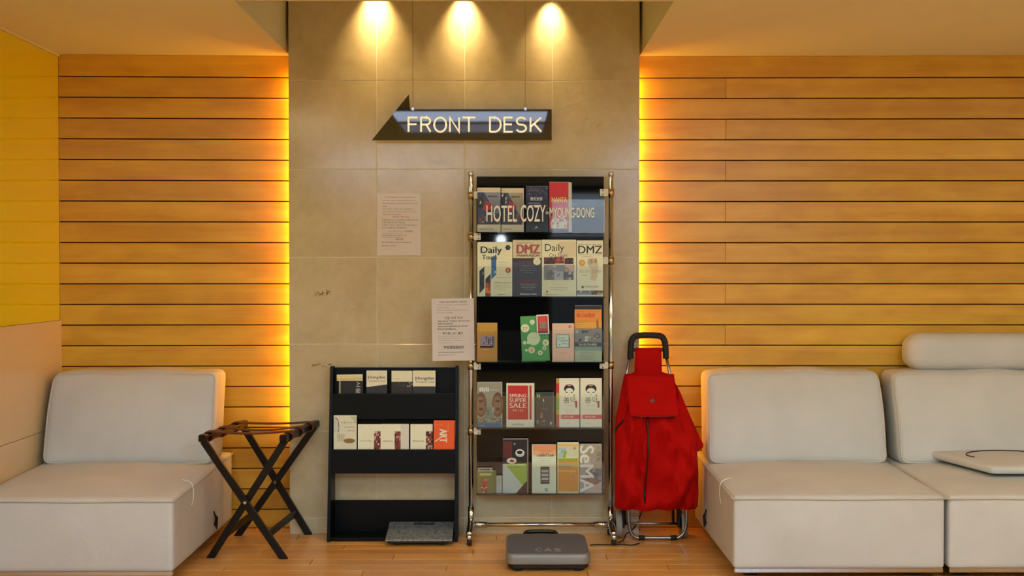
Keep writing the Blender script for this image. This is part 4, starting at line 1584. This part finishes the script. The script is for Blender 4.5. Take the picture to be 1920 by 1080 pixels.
P.lines(0.15, 0.88, 0.85, 0.96, 2, '#7f7d98', 4)
P.text(0.2, 0.68, 0.74, 0.76, '樂天世界', '#e2dfe6', 0.01)
P.lines(0.12, 0.60, 0.85, 0.66, 1, '#a9a7b8', 6); P.rect(0.26, 0.56, 0.68, 0.585, '#d9d7dc')
P.face([(0.40, 0.09), (0.47, 0.13), (0.54, 0.09)], '#c9c7cc'); P.lines(0.3, 0.05, 0.6, 0.08, 1, '#b5b3bb', 7)
P.build(t)
t, P = leaflet('tall red brochure with yellow lettering standing highest in the top rack', 1030, 341.5, 1066, 433, Y1, '#c41812', 0.012, G1, floor_z=zl(0), back=0.016)
P.text(0.13, 0.60, 0.92, 0.70, 'NANTA', '#e9c81e', 0.03)
P.face([(0.1, 0.07), (0.05, 0.2), (0.28, 0.3), (0.5, 0.27), (0.72, 0.32), (0.95, 0.22), (0.9, 0.07)], '#cfc7b0')
P.photo(0.12, 0.09, 0.88, 0.26, ['#d6cfba', '#a89c88', '#e6e0cc', '#b9563f'], 5, 6, 3)
P.rect(0, 0, 1, 0.065, '#5a5450'); P.lines(0.25, 0.02, 0.85, 0.05, 1, '#cfc9bf', 3)
P.build(t)

# second rack
t, P = leaflet('cream city tour brochure with black title and diagonal photo strips, leftmost in second rack', 895, 454, 960.5, 555, Y1, CR, 0.008, G2, floor_z=zl(1))
P.face([(0.06, 0.05), (0.2, 0.15), (0.2, 0.55), (0.06, 0.47)], '#2a2724'); P.photo(0.07, 0.18, 0.19, 0.45, ['#1a1816', '#8a8682', '#3a3836', '#c9c4b8'], 4, 2, 6)
P.face([(0.23, 0), (0.38, 0), (0.38, 0.42), (0.23, 0.32)], '#3b241c'); P.photo(0.235, 0.01, 0.375, 0.25, ['#c0521e', '#8a3516', '#d98a2a', '#4a2012'], 6, 2, 5)
P.face([(0.40, 0.31), (0.54, 0.40), (0.54, 0.78), (0.40, 0.70)], '#3a6fa8'); P.photo(0.405, 0.42, 0.535, 0.70, ['#2b5f9e', '#8fb4cf', '#c2454a', '#4f7fb0'], 8, 2, 5)
P.text(0.10, 0.76, 0.70, 0.92, 'Daily', '#151412', 0.02); P.text(0.14, 0.68, 0.56, 0.765, 'Tours', '#151412', 0.02)
for k in range(6):
    a = k * math.pi / 3; P.disc(0.875 + 0.045 * math.cos(a), 0.90 + 0.03 * math.sin(a), 0.033, '#17161c', n=10)
P.disc(0.875, 0.90, 0.025, '#55525e')
P.lines(0.6, 0.57, 0.97, 0.64, 2, '#8a876c', 3, 0.35); P.disc(0.88, 0.48, 0.075, '#a84a2c'); P.disc(0.87, 0.48, 0.035, '#d6a26c')
P.text(0.55, 0.335, 0.95, 0.355, 'Special Full Day Tour', '#5a4c38'); P.text(0.5, 0.235, 0.97, 0.26, 'DMZ Panmunjom Tour', '#24221c', 0.01)
P.lines(0.48, 0.12, 0.95, 0.22, 3, '#7d7a60', 5, 0.35); P.lines(0.6, 0.015, 0.95, 0.06, 1, '#55533e', 9, 0.5)
P.build(t)
t, P = leaflet('dark slate tour brochure with red block letters, second in second rack', 961.5, 450, 1015.5, 555, Y1 + 0.001, '#40414a', 0.006, G2, floor_z=zl(1))
P.rect(0, 0.66, 1, 1, '#cfc8a2'); P.rect(0, 0.60, 1, 0.68, '#2e2a2a')
P.text(0.12, 0.93, 0.72, 0.96, 'Imjingak Visit Tour', '#2c2620'); P.text(0.15, 0.76, 0.93, 0.92, 'DMZ', '#8a2a22', 0.05); P.text(0.17, 0.77, 0.92, 0.91, 'DMZ', '#a8554a', 0.02)
P.text(0.14, 0.69, 0.92, 0.745, 'PANMUNJOM', '#54161a', 0.03); P.rect(0.2, 0.60, 0.7, 0.635, '#5a2c2c')
P.disc(0.84, 0.62, 0.13, '#dcdab8'); P.lines(0.76, 0.59, 0.93, 0.65, 3, '#9a8f6c', 4, 0.3)
P.lines(0.25, 0.40, 0.85, 0.56, 4, '#8d93a0', 21, 0.35, True); P.text(0.2, 0.245, 0.86, 0.285, 'Tel. 02-778-0000', '#a0343a', 0.01)
P.lines(0.25, 0.11, 0.85, 0.23, 4, '#b4b8c0', 23, 0.4, True); P.text(0.25, 0.025, 0.82, 0.06, 'dmztour.com', '#e6e6e0', 0.02)
P.build(t)
t, P = leaflet('wide cream city tour brochure with photo grid, third in second rack', 1016, 449.5, 1080.5, 555, Y1, CR, 0.008, G2, floor_z=zl(1))
P.rect(0.5, 0.7, 1, 0.97, '#d6cba6')
P.text(0.09, 0.76, 0.65, 0.925, 'Daily', '#16150f'); P.text(0.22, 0.68, 0.74, 0.76, 'City Tours', '#2b2a1f')
P.photo(0.06, 0.57, 0.38, 0.69, ['#4a2a22', '#6e3c30', '#2a1a18'], 2, 4, 3); P.photo(0.38, 0.58, 0.65, 0.70, ['#8a3a1a', '#c06a2a', '#5a2416'], 3, 4, 3); P.photo(0.66, 0.57, 0.92, 0.68, ['#3a1a10', '#1c120e', '#6a4228'], 4, 4, 3)
P.rect(0.06, 0.555, 0.92, 0.572, '#d9d6b8')
P.photo(0.06, 0.42, 0.94, 0.555, ['#84868a', '#a4a5a0', '#6a6c70', '#8f9094'], 5, 7, 3); P.photo(0.68, 0.44, 0.92, 0.555, ['#c9a8a0', '#8f6f6a', '#b9b4ae'], 6, 4, 3)
P.photo(0.06, 0.29, 0.36, 0.43, ['#6d7074', '#8a8c8e', '#5c5f64'], 7, 4, 3); P.rect(0.37, 0.29, 0.62, 0.44, '#a6abae'); P.face([(0.43, 0.35), (0.53, 0.41), (0.54, 0.40), (0.46, 0.345)], '#3c4044')
P.photo(0.63, 0.29, 0.92, 0.43, ['#54585e', '#76797c', '#44484e', '#c4c5bf'], 8, 4, 3)
P.lines(0.2, 0.19, 0.8, 0.27, 3, '#b0a97e', 9, 0.3, True); P.lines(0.22, 0.08, 0.8, 0.17, 3, '#77745a', 10, 0.4, True)
P.disc(0.15, 0.085, 0.025, '#3f5a3a'); P.lines(0.08, 0.03, 0.8, 0.05, 1, '#7d7a5e', 12, 0.5)
P.build(t)
t, P = leaflet('cream brochure with bold black title and gold seal, rightmost in second rack', 1081.5, 451, 1131, 555, Y1, '#dcdcba', 0.006, G2, floor_z=zl(1))
P.text(0.08, 0.915, 0.95, 0.94, 'BEYOND THE 2ND TUNNEL BY BUS', '#3a382c'); P.text(0.06, 0.77, 0.96, 0.905, 'DMZ', '#131210', 0.02)
P.text(0.06, 0.735, 0.96, 0.755, 'The Special Tour of Korea', '#4c4a3a'); P.lines(0.2, 0.70, 0.85, 0.725, 1, '#8a7a58', 5)
P.disc(0.2, 0.60, 0.12, '#d0942a'); P.disc(0.2, 0.60, 0.07, '#e0b450')
P.face([(0.4, 0.60), (0.45, 0.68), (0.75, 0.69), (0.82, 0.58), (0.78, 0.35), (0.70, 0.28), (0.50, 0.30), (0.55, 0.45)], '#cdc39a')
P.photo(0.42, 0.57, 0.76, 0.67, ['#b9a888', '#9a8464', '#c9bc9a'], 3, 4, 3)
P.text(0.1, 0.42, 0.9, 0.475, '02-755-0000', '#b9ad8c', 0.01); P.lines(0.2, 0.35, 0.6, 0.40, 1, '#7a7458', 7)
P.disc(0.22, 0.165, 0.05, '#2f6a5a'); P.text(0.33, 0.145, 0.82, 0.19, 'PANMUNJOM', '#6a7a70')
P.photo(0, 0.03, 0.55, 0.105, ['#7c8a92', '#a8b0b0', '#5e6a70'], 4, 5, 2); P.photo(0.55, 0.03, 1, 0.105, ['#6a5226', '#c9a83a', '#3f3218'], 5, 4, 2)
P.build(t)

# third rack
t, P = leaflet('glossy gold brochure with a building photo, alone at the left of third rack', 894.5, 606, 932.5, 677, Y1, '#b98a34', 0.010, G3, floor_z=zl(2))
P.rect(0.1, 0.70, 0.9, 0.95, '#c79a44'); P.photo(0.17, 0.38, 0.87, 0.66, ['#a89ca8', '#7f7684', '#c4bcc4'], 3, 6, 4)
for i in range(4):
    for j in range(4): P.rect(0.45 + 0.1 * i, 0.43 + 0.055 * j, 0.49 + 0.1 * i, 0.465 + 0.055 * j, '#3a3440')
P.rect(0.15, 0.36, 0.8, 0.41, '#5a3a30'); P.lines(0.3, 0.29, 0.75, 0.33, 1, '#e8d9a8', 5); P.text(0.15, 0.78, 0.85, 0.82, 'HOTEL', '#e0c070')
P.build(t, rough=0.12)
t, P = leaflet('fanned green leaflets with white and orange circles in third rack', 979, 594, 1031, 677, Y1 + 0.004, '#4f9a52', 0.008, G3, floor_z=zl(2), rz=-2.5, pages=plain('#5fa35a', 0.5))
P.disc(0.16, 0.74, 0.15, WH); P.text(0.06, 0.70, 0.24, 0.77, '77', '#b98a3c', 0.03)
P.disc(0.45, 0.50, 0.24, '#cfe0b4'); P.lines(0.3, 0.50, 0.62, 0.54, 2, '#7d9a64', 5, 0.3, True)
P.disc(0.43, 0.87, 0.09, '#cfe0b4'); P.disc(0.12, 0.42, 0.07, '#d6e4bc'); P.disc(0.25, 0.42, 0.06, '#d6e4bc'); P.disc(0.17, 0.25, 0.05, '#d6e4bc')
P.disc(0.36, 0.25, 0.12, '#dfe2b8'); P.disc(0.36, 0.25, 0.085, '#e0b48a'); P.disc(0.88, 0.40, 0.12, '#d9dfb4'); P.disc(0.88, 0.40, 0.05, '#b9c07a')
P.disc(0.82, 0.28, 0.075, '#cfe0b4'); P.disc(0.82, 0.28, 0.035, '#7fae6c'); P.disc(0.67, 0.18, 0.085, '#d6e4bc'); P.disc(0.67, 0.18, 0.035, '#8fae7c')
P.lines(0.45, 0.04, 0.8, 0.065, 1, '#9fcf94', 6)
P.build(t)
t, P = leaflet('green leaflet tilted right, half hidden behind the fanned green leaflets', 978, 597, 1024, 677, Y1 + 0.016, '#579c56', 0.003, G3, floor_z=zl(2), rz=3.5, pages=plain('#5fa35a', 0.5))
P.disc(0.2, 0.75, 0.12, '#cfe0b4'); P.build(t)
t, P = leaflet('small white-edged card with a red and teal picture propped on the green leaflets', 1007, 590.5, 1030, 627, Y1 - 0.004, '#e4ded0', 0.002, G3, name='picture_card', cat='card', lean=2, rz=-2.5)
P.rect(0.09, 0.06, 0.91, 0.93, '#b5352a'); P.rect(0.2, 0.55, 0.8, 0.90, '#d8442e'); P.photo(0.25, 0.30, 0.8, 0.62, ['#7a8a72', '#c07a4a', '#5f7480'], 4, 4, 4); P.rect(0.1, 0.06, 0.9, 0.13, '#2a1a1a')
P.build(t)
t, P = leaflet('pale pink brochure with a green-framed white square in third rack', 1035.5, 607, 1076.5, 677, Y1, '#d8b89c', 0.006, G3, floor_z=zl(2))
P.rect(0, 0.83, 1, 0.836, '#b9977c'); P.disc(0.81, 0.92, 0.07, '#c94a40'); P.disc(0.81, 0.92, 0.045, '#d8b89c'); P.rect(0.74, 0.912, 0.88, 0.928, '#c94a40')
P.rect(0.16, 0.36, 0.82, 0.62, '#a87a64'); P.rect(0.18, 0.37, 0.78, 0.72, '#6f9a72'); P.rect(0.22, 0.39, 0.74, 0.70, '#c9dcc8')
P.text(0.27, 0.60, 0.55, 0.66, 'Korean', '#4a6a5a'); P.text(0.27, 0.53, 0.70, 0.59, 'Traditional', '#4a6a5a'); P.text(0.45, 0.46, 0.70, 0.51, 'Music', '#4a6a5a')
P.face([(0.30, 0.42), (0.34, 0.48), (0.38, 0.44)], '#3a5a7a'); P.lines(0.2, 0.20, 0.75, 0.27, 2, '#9a7a64', 4, 0.3, True); P.lines(0.4, 0.05, 0.6, 0.07, 1, '#9a7a64', 5)
P.build(t)
t, P = leaflet('orange and grey landscape brochure with red characters, tallest of third rack', 1077.5, 573, 1128, 677, Y1, '#c9842a', 0.010, G3, floor_z=zl(2), back=0.002)
P.rect(0, 0.93, 1, 1, '#1c140e'); P.rect(0, 0.62, 1, 0.93, '#dd922a'); P.rect(0.05, 0.60, 1, 0.70, '#e0a53c'); P.text(0.05, 0.885, 0.95, 0.905, 'International Golf Tour Pro', '#7a3a14')
P.text(0.07, 0.79, 0.76, 0.87, '錦山&鐵原', '#d23a1a', 0.02); P.lines(0.05, 0.62, 0.45, 0.74, 4, '#6a4620', 6, 0.35)
P.rect(0, 0.34, 1, 0.58, '#6c6e68'); P.face([(0, 0.58), (0.3, 0.60), (0.6, 0.56), (0.85, 0.62), (1, 0.60), (1, 0.5), (0, 0.5)], '#82857c')
P.photo(0.02, 0.36, 0.98, 0.56, ['#7c7f78', '#a4a89c', '#54564f', '#c4c6b4', '#3c3e38'], 8, 8, 4); P.disc(0.84, 0.46, 0.10, '#4a4438'); P.disc(0.84, 0.46, 0.06, '#8d8a78')
P.face([(0.82, 0.6), (0.8, 0.72), (0.86, 0.78), (0.9, 0.66), (0.88, 0.58)], '#a8641e'); P.rect(0, 0.27, 1, 0.34, '#2e2a1c'); P.text(0.14, 0.285, 0.82, 0.325, 'Tel. 02-774-0000', '#e0d8b4', 0.01)
P.rect(0, 0.20, 1, 0.27, '#7a9a84'); P.rect(0, 0, 1, 0.20, '#aab89a'); P.lines(0.2, 0.03, 0.8, 0.18, 4, '#5a6a50', 9, 0.4)
P.build(t)

# fourth rack
t, P = leaflet('grey brochure with brown stone masks and white characters, leftmost in fourth rack', 894.5, 717, 940.5, 800, Y1, '#8d8d7c', 0.008, G4, floor_z=zl(3), back=0.003)
P.rect(0, 0.0, 1, 0.07, '#2f6a9a'); P.rect(0, 0.07, 1, 0.2, '#5f6a6a')
for cx in (0.16, 0.84):
    P.disc(cx, 0.50, 0.23, '#6a4636', rv=0.28); P.disc(cx - 0.02, 0.48, 0.16, '#8a5f4a', rv=0.20); P.disc(cx, 0.40, 0.09, '#4a2c22', rv=0.035); P.disc(cx, 0.58, 0.10, '#3c261e', rv=0.03)
P.photo(0.3, 0.2, 0.7, 0.45, ['#7c8274', '#a4a894', '#5c6458', '#38403a'], 4, 4, 4)
P.text(0.09, 0.79, 0.47, 0.89, '韩国', '#ece9df', 0.03); P.text(0.5, 0.81, 0.9, 0.85, '旅游指南', '#c4c2b0')
P.rect(0.1, 0.12, 0.22, 0.19, '#c9a04a'); P.rect(0.13, 0.135, 0.19, 0.175, '#3a3a34'); P.photo(0.3, 0.11, 0.9, 0.19, ['#8f958c', '#5c6460', '#b5b8ac'], 7, 5, 2); P.lines(0.1, 0.02, 0.4, 0.05, 1, '#b4cadb', 6)
P.build(t)
t, P = leaflet('white brochure with a large red sale panel in fourth rack', 949.5, 719, 1001.5, 800, Y1, WH, 0.010, G4, floor_z=zl(3), back=0.002)
P.rect(0.05, 0.17, 0.79, 0.95, '#c31f1a'); P.rect(0.83, 0.17, 0.91, 0.95, '#b8231d')
P.text(0.11, 0.68, 0.72, 0.76, 'SPRING', '#f0ead0', 0.01); P.text(0.11, 0.57, 0.72, 0.66, 'SUPER', '#f0ead0', 0.01); P.text(0.11, 0.44, 0.72, 0.55, 'SALE', '#f0ead0', 0.02); P.text(0.23, 0.36, 0.61, 0.41, '4.5 - 5.5', '#ecd9c0')
P.text(0.41, 0.085, 0.47, 0.10, 'THE', '#5a5a48'); P.text(0.20, 0.04, 0.62, 0.08, 'SHINSEGAE', '#4a4a3c')
P.build(t)
t, P = leaflet('short charcoal leaflet with a bright tower picture in fourth rack', 1004.5, 735.5, 1036.5, 800, Y1, '#34373a', 0.006, G4, floor_z=zl(3), back=0.005, pages=plain('#6a7476', 0.4))
P.text(0.08, 0.84, 0.24, 0.95, 'N', '#a8c06a', 0.03); P.face([(0.43, 0.74), (0.46, 0.83), (0.50, 0.74)], '#d8dcd8'); P.rect(0.44, 0.5, 0.475, 0.74, '#5a5c5c')
P.text(0.3, 0.50, 0.7, 0.53, 'N TOWER', '#8d9090'); P.face([(0.25, 0.26), (0.32, 0.42), (0.38, 0.42), (0.42, 0.28), (0.34, 0.25)], '#a8684a')
P.photo(0.05, 0.04, 0.95, 0.20, ['#3a3e40', '#7f8484', '#c4c8c4', '#505456', '#2a2d2e'], 5, 7, 3)
P.build(t)
GW = 'white leaflets with a drawn face in fourth rack'
t, P = leaflet('colourful leaflet edge peeping out left of the white face leaflets', 1043, 710, 1056, 800, Y1 + 0.012, '#c9a02a', 0.003, G4, floor_z=zl(3))
P.rect(0, 0.7, 0.8, 0.9, '#d83a2a'); P.rect(0, 0.35, 0.8, 0.6, '#8fb04a'); P.rect(0, 0.0, 0.8, 0.25, '#c9542a'); P.build(t)
for k, (xa, xb, lab) in enumerate(((1048.5, 1086.5, 'left of the two white leaflets with a dark-haired face drawing'), (1088, 1128.5, 'right of the two white leaflets with a dark-haired face drawing'))):
    t, P = leaflet(lab, xa, 710, xb, 800, Y1, WH, 0.009, G4, floor_z=zl(3))
    P.disc(0.5, 0.79, 0.26, '#23160f', rv=0.095); P.disc(0.5, 0.745, 0.19, WH, rv=0.06); P.rect(0.22, 0.66, 0.8, 0.715, WH); P.disc(0.5, 0.86, 0.10, '#b98a7a', rv=0.02)
    P.disc(0.38, 0.715, 0.05, '#1a120c', rv=0.012); P.disc(0.62, 0.715, 0.05, '#1a120c', rv=0.012); P.disc(0.5, 0.665, 0.03, '#8a3a34', rv=0.006)
    P.text(0.22, 0.49, 0.78, 0.62, '善덕', '#5a5a4a'); P.face([(0.68, 0.63), (0.78, 0.68), (0.75, 0.63)], '#2a241c'); P.text(0.82, 0.40, 0.87, 0.54, 'l', '#a8342a', 0.05); P.text(0.3, 0.435, 0.68, 0.455, 'SEON DEOK', '#9a9a84')
    P.lines(0.15, 0.30, 0.85, 0.37, 2, '#a4a48c', 4 + k, 0.25, True); P.rect(0.1, 0.165, 1.0, 0.255, '#cf4a58'); P.rect(0.02, 0.165, 0.12, 0.255, '#d6b48a'); P.text(0.22, 0.195, 0.7, 0.23, 'Cafe Free 100%', '#f0dcd6', 0.01); P.lines(0.3, 0.06, 0.75, 0.08, 1, '#a09e88', 7)
    P.build(t)

# lowest rack
t, P = leaflet('thin white map leaflet behind the small olive booklets in lowest rack', 896, 877.5, 923, 924, Y1 + 0.012, '#c9c8b4', 0.002, G5, floor_z=zl(4)); P.photo(0.05, 0.9, 0.95, 0.97, ['#6a6a58', '#c4c3b0', '#3f4036'], 4, 7, 1); P.build(t)
t, P = leaflet('olive booklet half hidden behind its twin at the left of lowest rack', 902, 883, 930, 924, Y1 + 0.004, '#6f7a38', 0.005, G5, floor_z=zl(4)); P.build(t)
t, P = leaflet('small olive booklet with orange vertical print at the left of lowest rack', 894.5, 884, 925, 924, Y1 - 0.006, '#7d7a34', 0.008, G5, floor_z=zl(4))
P.rect(0.16, 0.80, 0.88, 0.92, '#c9c47a'); P.photo(0.26, 0.02, 0.62, 0.66, ['#b8442a', '#d9b48a', '#7d3a22', '#cf7a4a'], 6, 3, 9); P.build(t)
t, P = leaflet('short white leaflet with grey pattern beside the olive booklets', 930.5, 892, 941, 924, Y1 + 0.002, '#b5b8a8', 0.004, G5, floor_z=zl(4)); P.lines(0.1, 0.5, 0.9, 0.9, 4, '#7a7e74', 4); P.build(t)
t, P = leaflet('brochure with coffee cups above and a green-white diagonal below in lowest rack', 942.5, 824, 989, 924, Y1, '#241813', 0.016, G5, floor_z=zl(4), back=0.004)
P.rect(0.02, 0.66, 0.38, 0.96, '#5c1f1c'); P.rect(0.38, 0.55, 0.9, 0.96, '#1c1310')
P.disc(0.70, 0.74, 0.19, '#b9b9b2', rv=0.07); P.disc(0.69, 0.76, 0.16, '#dcdcd4', rv=0.055); P.disc(0.69, 0.755, 0.12, '#120c0a', rv=0.035); P.disc(0.36, 0.60, 0.20, '#c9c4b8', rv=0.055); P.face([(0.26, 0.585), (0.36, 0.63), (0.47, 0.60), (0.44, 0.575)], '#7a2a26')
P.face([(0.43, 0.93), (0.48, 0.88), (0.53, 0.93)], '#8d9090')
P.face([(0, 0), (0.55, 0), (0.85, 0.16), (0.10, 0.54), (0, 0.54)], '#c4ccc0'); P.face([(0.10, 0.54), (0.98, 0.55), (0.98, 0.22), (0.80, 0.14)], '#9fb84e'); P.rect(0.1, 0.515, 0.9, 0.54, '#c9d2a4'); P.lines(0.16, 0.515, 0.85, 0.535, 1, '#3c441e', 5); P.lines(0.35, 0.46, 0.85, 0.50, 1, '#6a7a34', 6, 0.35)
P.face([(0.55, 0), (1, 0), (1, 0.16), (0.85, 0.16)], '#3f241c'); P.lines(0.12, 0.03, 0.6, 0.05, 1, '#8a9488', 8); P.build(t)
t, P = leaflet('white brochure with a phone picture under orange heading in lowest rack', 997.5, 834.5, 1043, 924, Y1, '#d2d8c0', 0.012, G5, floor_z=zl(4))
P.rect(0.03, 0.84, 1, 1, '#e09a66'); P.rect(0.03, 0.78, 1, 0.88, '#dcae80'); P.text(0.27, 0.855, 0.85, 0.88, '旅行客專用手機租借', '#a83a22'); P.text(0.36, 0.81, 0.70, 0.835, '信用卡優惠', '#b8341c', 0.02); P.text(0.2, 0.755, 0.9, 0.80, '口語服務正式啟動', '#7a2018', 0.02); P.lines(0.25, 0.62, 0.85, 0.73, 3, '#8a8870', 4, 0.25, True)
P.rect(0.35, 0.19, 0.72, 0.545, '#2a2c28'); P.rect(0.385, 0.225, 0.685, 0.51, '#57594f')
for k in range(3): P.rect(0.39, 0.27 + 0.08 * k, 0.68, 0.315 + 0.08 * k, '#b4b6a6')
P.disc(0.535, 0.207, 0.02, '#57594f'); P.lines(0.1, 0.14, 0.9, 0.33, 3, '#b9c0ac', 12, 0.12); P.text(0.53, 0.035, 0.68, 0.10, '3L', '#22261f', 0.02); P.build(t)
t, P = leaflet('yellow-orange brochure with a green figure drawing in lowest rack', 1045, 830.5, 1085.5, 924, Y1, '#d8cf98', 0.012, G5, floor_z=zl(4))
P.rect(0.04, 0.72, 0.96, 0.93, '#c9cfae'); P.rect(0.04, 0.93, 0.96, 0.97, '#d9b56a'); P.photo(0.06, 0.70, 0.4, 0.9, ['#a9bfc0', '#c9cfae', '#8fae b0'.replace(' ', '')], 4, 3, 4); P.face([(0.26, 0.70), (0.30, 0.80), (0.40, 0.86), (0.44, 0.81), (0.38, 0.70)], '#9aab2a')
P.disc(0.80, 0.89, 0.06, '#c98a22'); P.rect(0.04, 0.58, 0.96, 0.69, '#8fae3a'); P.rect(0.04, 0.03, 0.96, 0.64, '#d2902a'); P.rect(0.04, 0.52, 0.96, 0.60, '#b8ad6a'); P.rect(0.06, 0.505, 0.62, 0.535, '#a08a86'); P.text(0.06, 0.40, 0.86, 0.47, 'Daehangno', '#e9c878', 0.01); P.disc(0.75, 0.33, 0.05, '#b98a6a'); P.lines(0.58, 0.055, 0.85, 0.075, 1, '#8a5a1a', 7); P.build(t)
t, P = leaflet('grey museum brochure with huge white vertical letters, rightmost in lowest rack', 1086.5, 833.5, 1128.5, 924, Y1, '#a39a86', 0.006, G5, floor_z=zl(4))
P.photo(0.05, 0.45, 0.98, 0.95, ['#a39a86', '#8a8470', '#b5ac94', '#958c70'], 4, 4, 5); P.photo(0.3, 0.18, 0.98, 0.5, ['#6f6a66', '#8d8a94', '#57545c', '#a49c90'], 6, 5, 4); P.face([(0, 0.3), (0.5, 0.18), (0.95, 0.22), (0.6, 0.3)], '#9a6a54'); P.face([(0.2, 0), (1, 0), (1, 0.25)], '#b9a890')
P.text(0.02, 0.02, 0.64, 0.97, 'SeMA', '#e6e6d4', 0.02, rot=True); P.build(t)

# ---- black wooden shelf, upper pocket
HU = 'folded maps in the upper pocket of the black shelf'
HL = 'leaflets in the lower pocket of the black shelf'
YU, YD = -0.076, -0.118
zU = aZ(740, 738, -0.088) - 0.045
zD = aZ(740, 843, -0.128) - 0.045
t, P = leaflet('black folded map with cream sheets lying on top, leftmost in upper pocket', 634, 714, 680, 738, YU, '#0d0c10', 0.006, HU, name='folded_map', cat='leaflet', floor_z=zU)
P.rect(0.05, 0.0, 0.09, 1.0, '#c4bca4'); P.text(0.72, 0.42, 0.90, 0.96, '서울', '#b9b4b0', 0.01, rot=True); P.build(t)
t, P = leaflet('cream leaflet stack bent over the black folded map', 631.5, 703, 680, 714, YU + 0.003, '#cfc48c', 0.004, HU, name='folded_map', cat='leaflet', rz=-0.8); P.rect(0, 0.82, 1, 1, '#dcd4b0'); P.rect(0, 0.2, 1, 0.35, '#b5a86a'); P.build(t)


def tourist(label, xa, xb, yt, title=True, dy=0.0):
    t, P = leaflet(label, xa, yt, xb, 738, YU + dy, '#d2d0b4', 0.006, HU, name='folded_map', cat='leaflet', floor_z=zU)
    return t, P


t, P = tourist('white tourist map with dark title standing alone in upper pocket', 687, 725.5, 695.5)
P.face([(0, 0.40), (0, 0.5), (1, 0.60), (1, 0.40)], '#20242c') if False else None
P.rect(0, 0, 1, 0.50, '#23262c'); P.face([(0, 0.495), (1, 0.58), (1, 0.5), (1, 0.49)], '#23262c'); P.text(0.08, 0.735, 0.92, 0.85, 'Hongdae', '#5a3028', 0.01); P.rect(0.08, 0.735, 0.115, 0.85, '#c0392b'); P.text(0.10, 0.655, 0.92, 0.70, 'TOURIST MAP', '#6a6658'); P.build(t)
t, P = tourist('plain pale map with dark photo strip beside a titled map in upper pocket', 734, 773, 695.5, dy=0.002)
P.rect(0, 0, 1, 0.66, '#1f1c1a'); P.photo(0.1, 0.50, 0.5, 0.65, ['#2a2420', '#4a3a30', '#1a1614'], 4, 4, 2); P.photo(0.55, 0.5, 1, 0.66, ['#1a1a1a', '#8d8d85', '#44443f'], 5, 5, 3); P.text(0.08, 0.74, 0.4, 0.765, 'MAPS', '#8a8874'); P.build(t)
t, P = tourist('white tourist map with dark title at the right of upper pocket', 774, 816.5, 695.5, dy=-0.003)
P.rect(0, 0, 1, 0.52, '#23262c'); P.rect(0.0, 0.90, 1, 1, '#d9d4a0'); P.text(0.12, 0.70, 0.94, 0.82, 'Hongdae', '#3a2420', 0.015); P.rect(0.12, 0.70, 0.155, 0.82, '#c0392b'); P.text(0.12, 0.635, 0.94, 0.67, 'TOURIST MAP', '#4a463c', 0.01); P.build(t)

# ---- lower pocket
t, P = leaflet('tall white museum leaflet with ink curve and brown dome, leftmost in lower pocket', 625.5, 779.5, 668.5, 843, YD, '#cfcfb6', 0.005, HL, floor_z=zD)
f0 = 0.045 / ((aZ(640, 779.5, YD) - zD))
pth = [(0.08, 0.97), (0.2, 0.9), (0.24, 0.75), (0.22, 0.62), (0.08, 0.58), (0.06, 0.6), (0.19, 0.64), (0.205, 0.75), (0.17, 0.89)]
P.face([(0, 0.98), (0.08, 0.97), (0.17, 0.89), (0.205, 0.75), (0.19, 0.64), (0.06, 0.6), (0, 0.62)], '#c4c4bc')
for a, b_ in zip(pth[:4], pth[1:5]): P.face([a, b_, (b_[0] - 0.03, b_[1] - 0.008), (a[0] - 0.02, a[1] - 0.008)], '#241c1c')
P.face([(0.7, 0.98), (1, 0.98), (1, 0.8)], '#b9bf9a'); P.text(0.32, 0.82, 0.92, 0.86, '박물관안내', '#7d7d6a'); P.text(0.45, 0.72, 0.9, 0.75, '全北記念館', '#8a8a76'); P.text(0.58, 0.64, 0.92, 0.67, '국립미술', '#6a6a5a')
for k in range(7): P.rect(0.15, 0.42 + 0.024 * k, 0.46, 0.426 + 0.024 * k, '#8a7f5a')
for k in range(4): P.rect(0.15 + 0.1 * k, 0.42, 0.16 + 0.1 * k, 0.585, '#a0946a')
P.disc(0.68, 0.42, 0.25, '#8a6a34', rv=0.055); P.build(t)
for k, (xa, xb, yt, lab) in enumerate(((671, 714, 796, 'first white leaflet stack with red photo column in lower pocket'),
                                       (713.5, 751, 796, 'middle white leaflet stack with red photo column and fanned right edges'),
                                       (769.5, 811, 796, 'white leaflet stack with red photo column beside the orange leaflets'))):
    t, P = leaflet(lab, xa, yt, xb, 843, YD + (0.005, -0.002, 0.005)[k], '#d9dcc0', 0.010, HL, floor_z=zD, back=(0, 0.038, 0)[k])
    P.photo(0.70, 0.0, 1.0, 0.80, ['#7a3028', '#3a2420', '#b9a08a', '#a04438', '#d2c4b4', '#2a1c1a'], 4 + k, 4, 12); P.text(0.07, 0.93, 0.18, 0.95, 'MUSEUM', '#a4a68c'); P.text(0.12, 0.50, 0.62, 0.54, ('Seoul Map', '韓国文化', 'Palaces')[k], '#6a6a58'); P.build(t)
t, P = leaflet('orange leaflet stack with white vertical letters, rightmost in lower pocket', 813, 789, 851, 843, YD - 0.004, '#e2571a', 0.012, HL, floor_z=zD, back=0.006, pages=plain('#d9561f', 0.5))
P.text(0.30, 0.44, 0.66, 0.78, 'ART', '#ecd9c4', 0.03, rot=True); P.face([(0.04, 0.46), (0.3, 0.56), (0.3, 0.53), (0.06, 0.44)], '#ecd9c4'); P.text(0.1, 0.88, 0.45, 0.91, 'GUIDE', '#eb8a52'); P.text(0.68, 0.72, 0.76, 0.92, 'Museum', '#ee9a66', 0, rot=True); P.build(t)
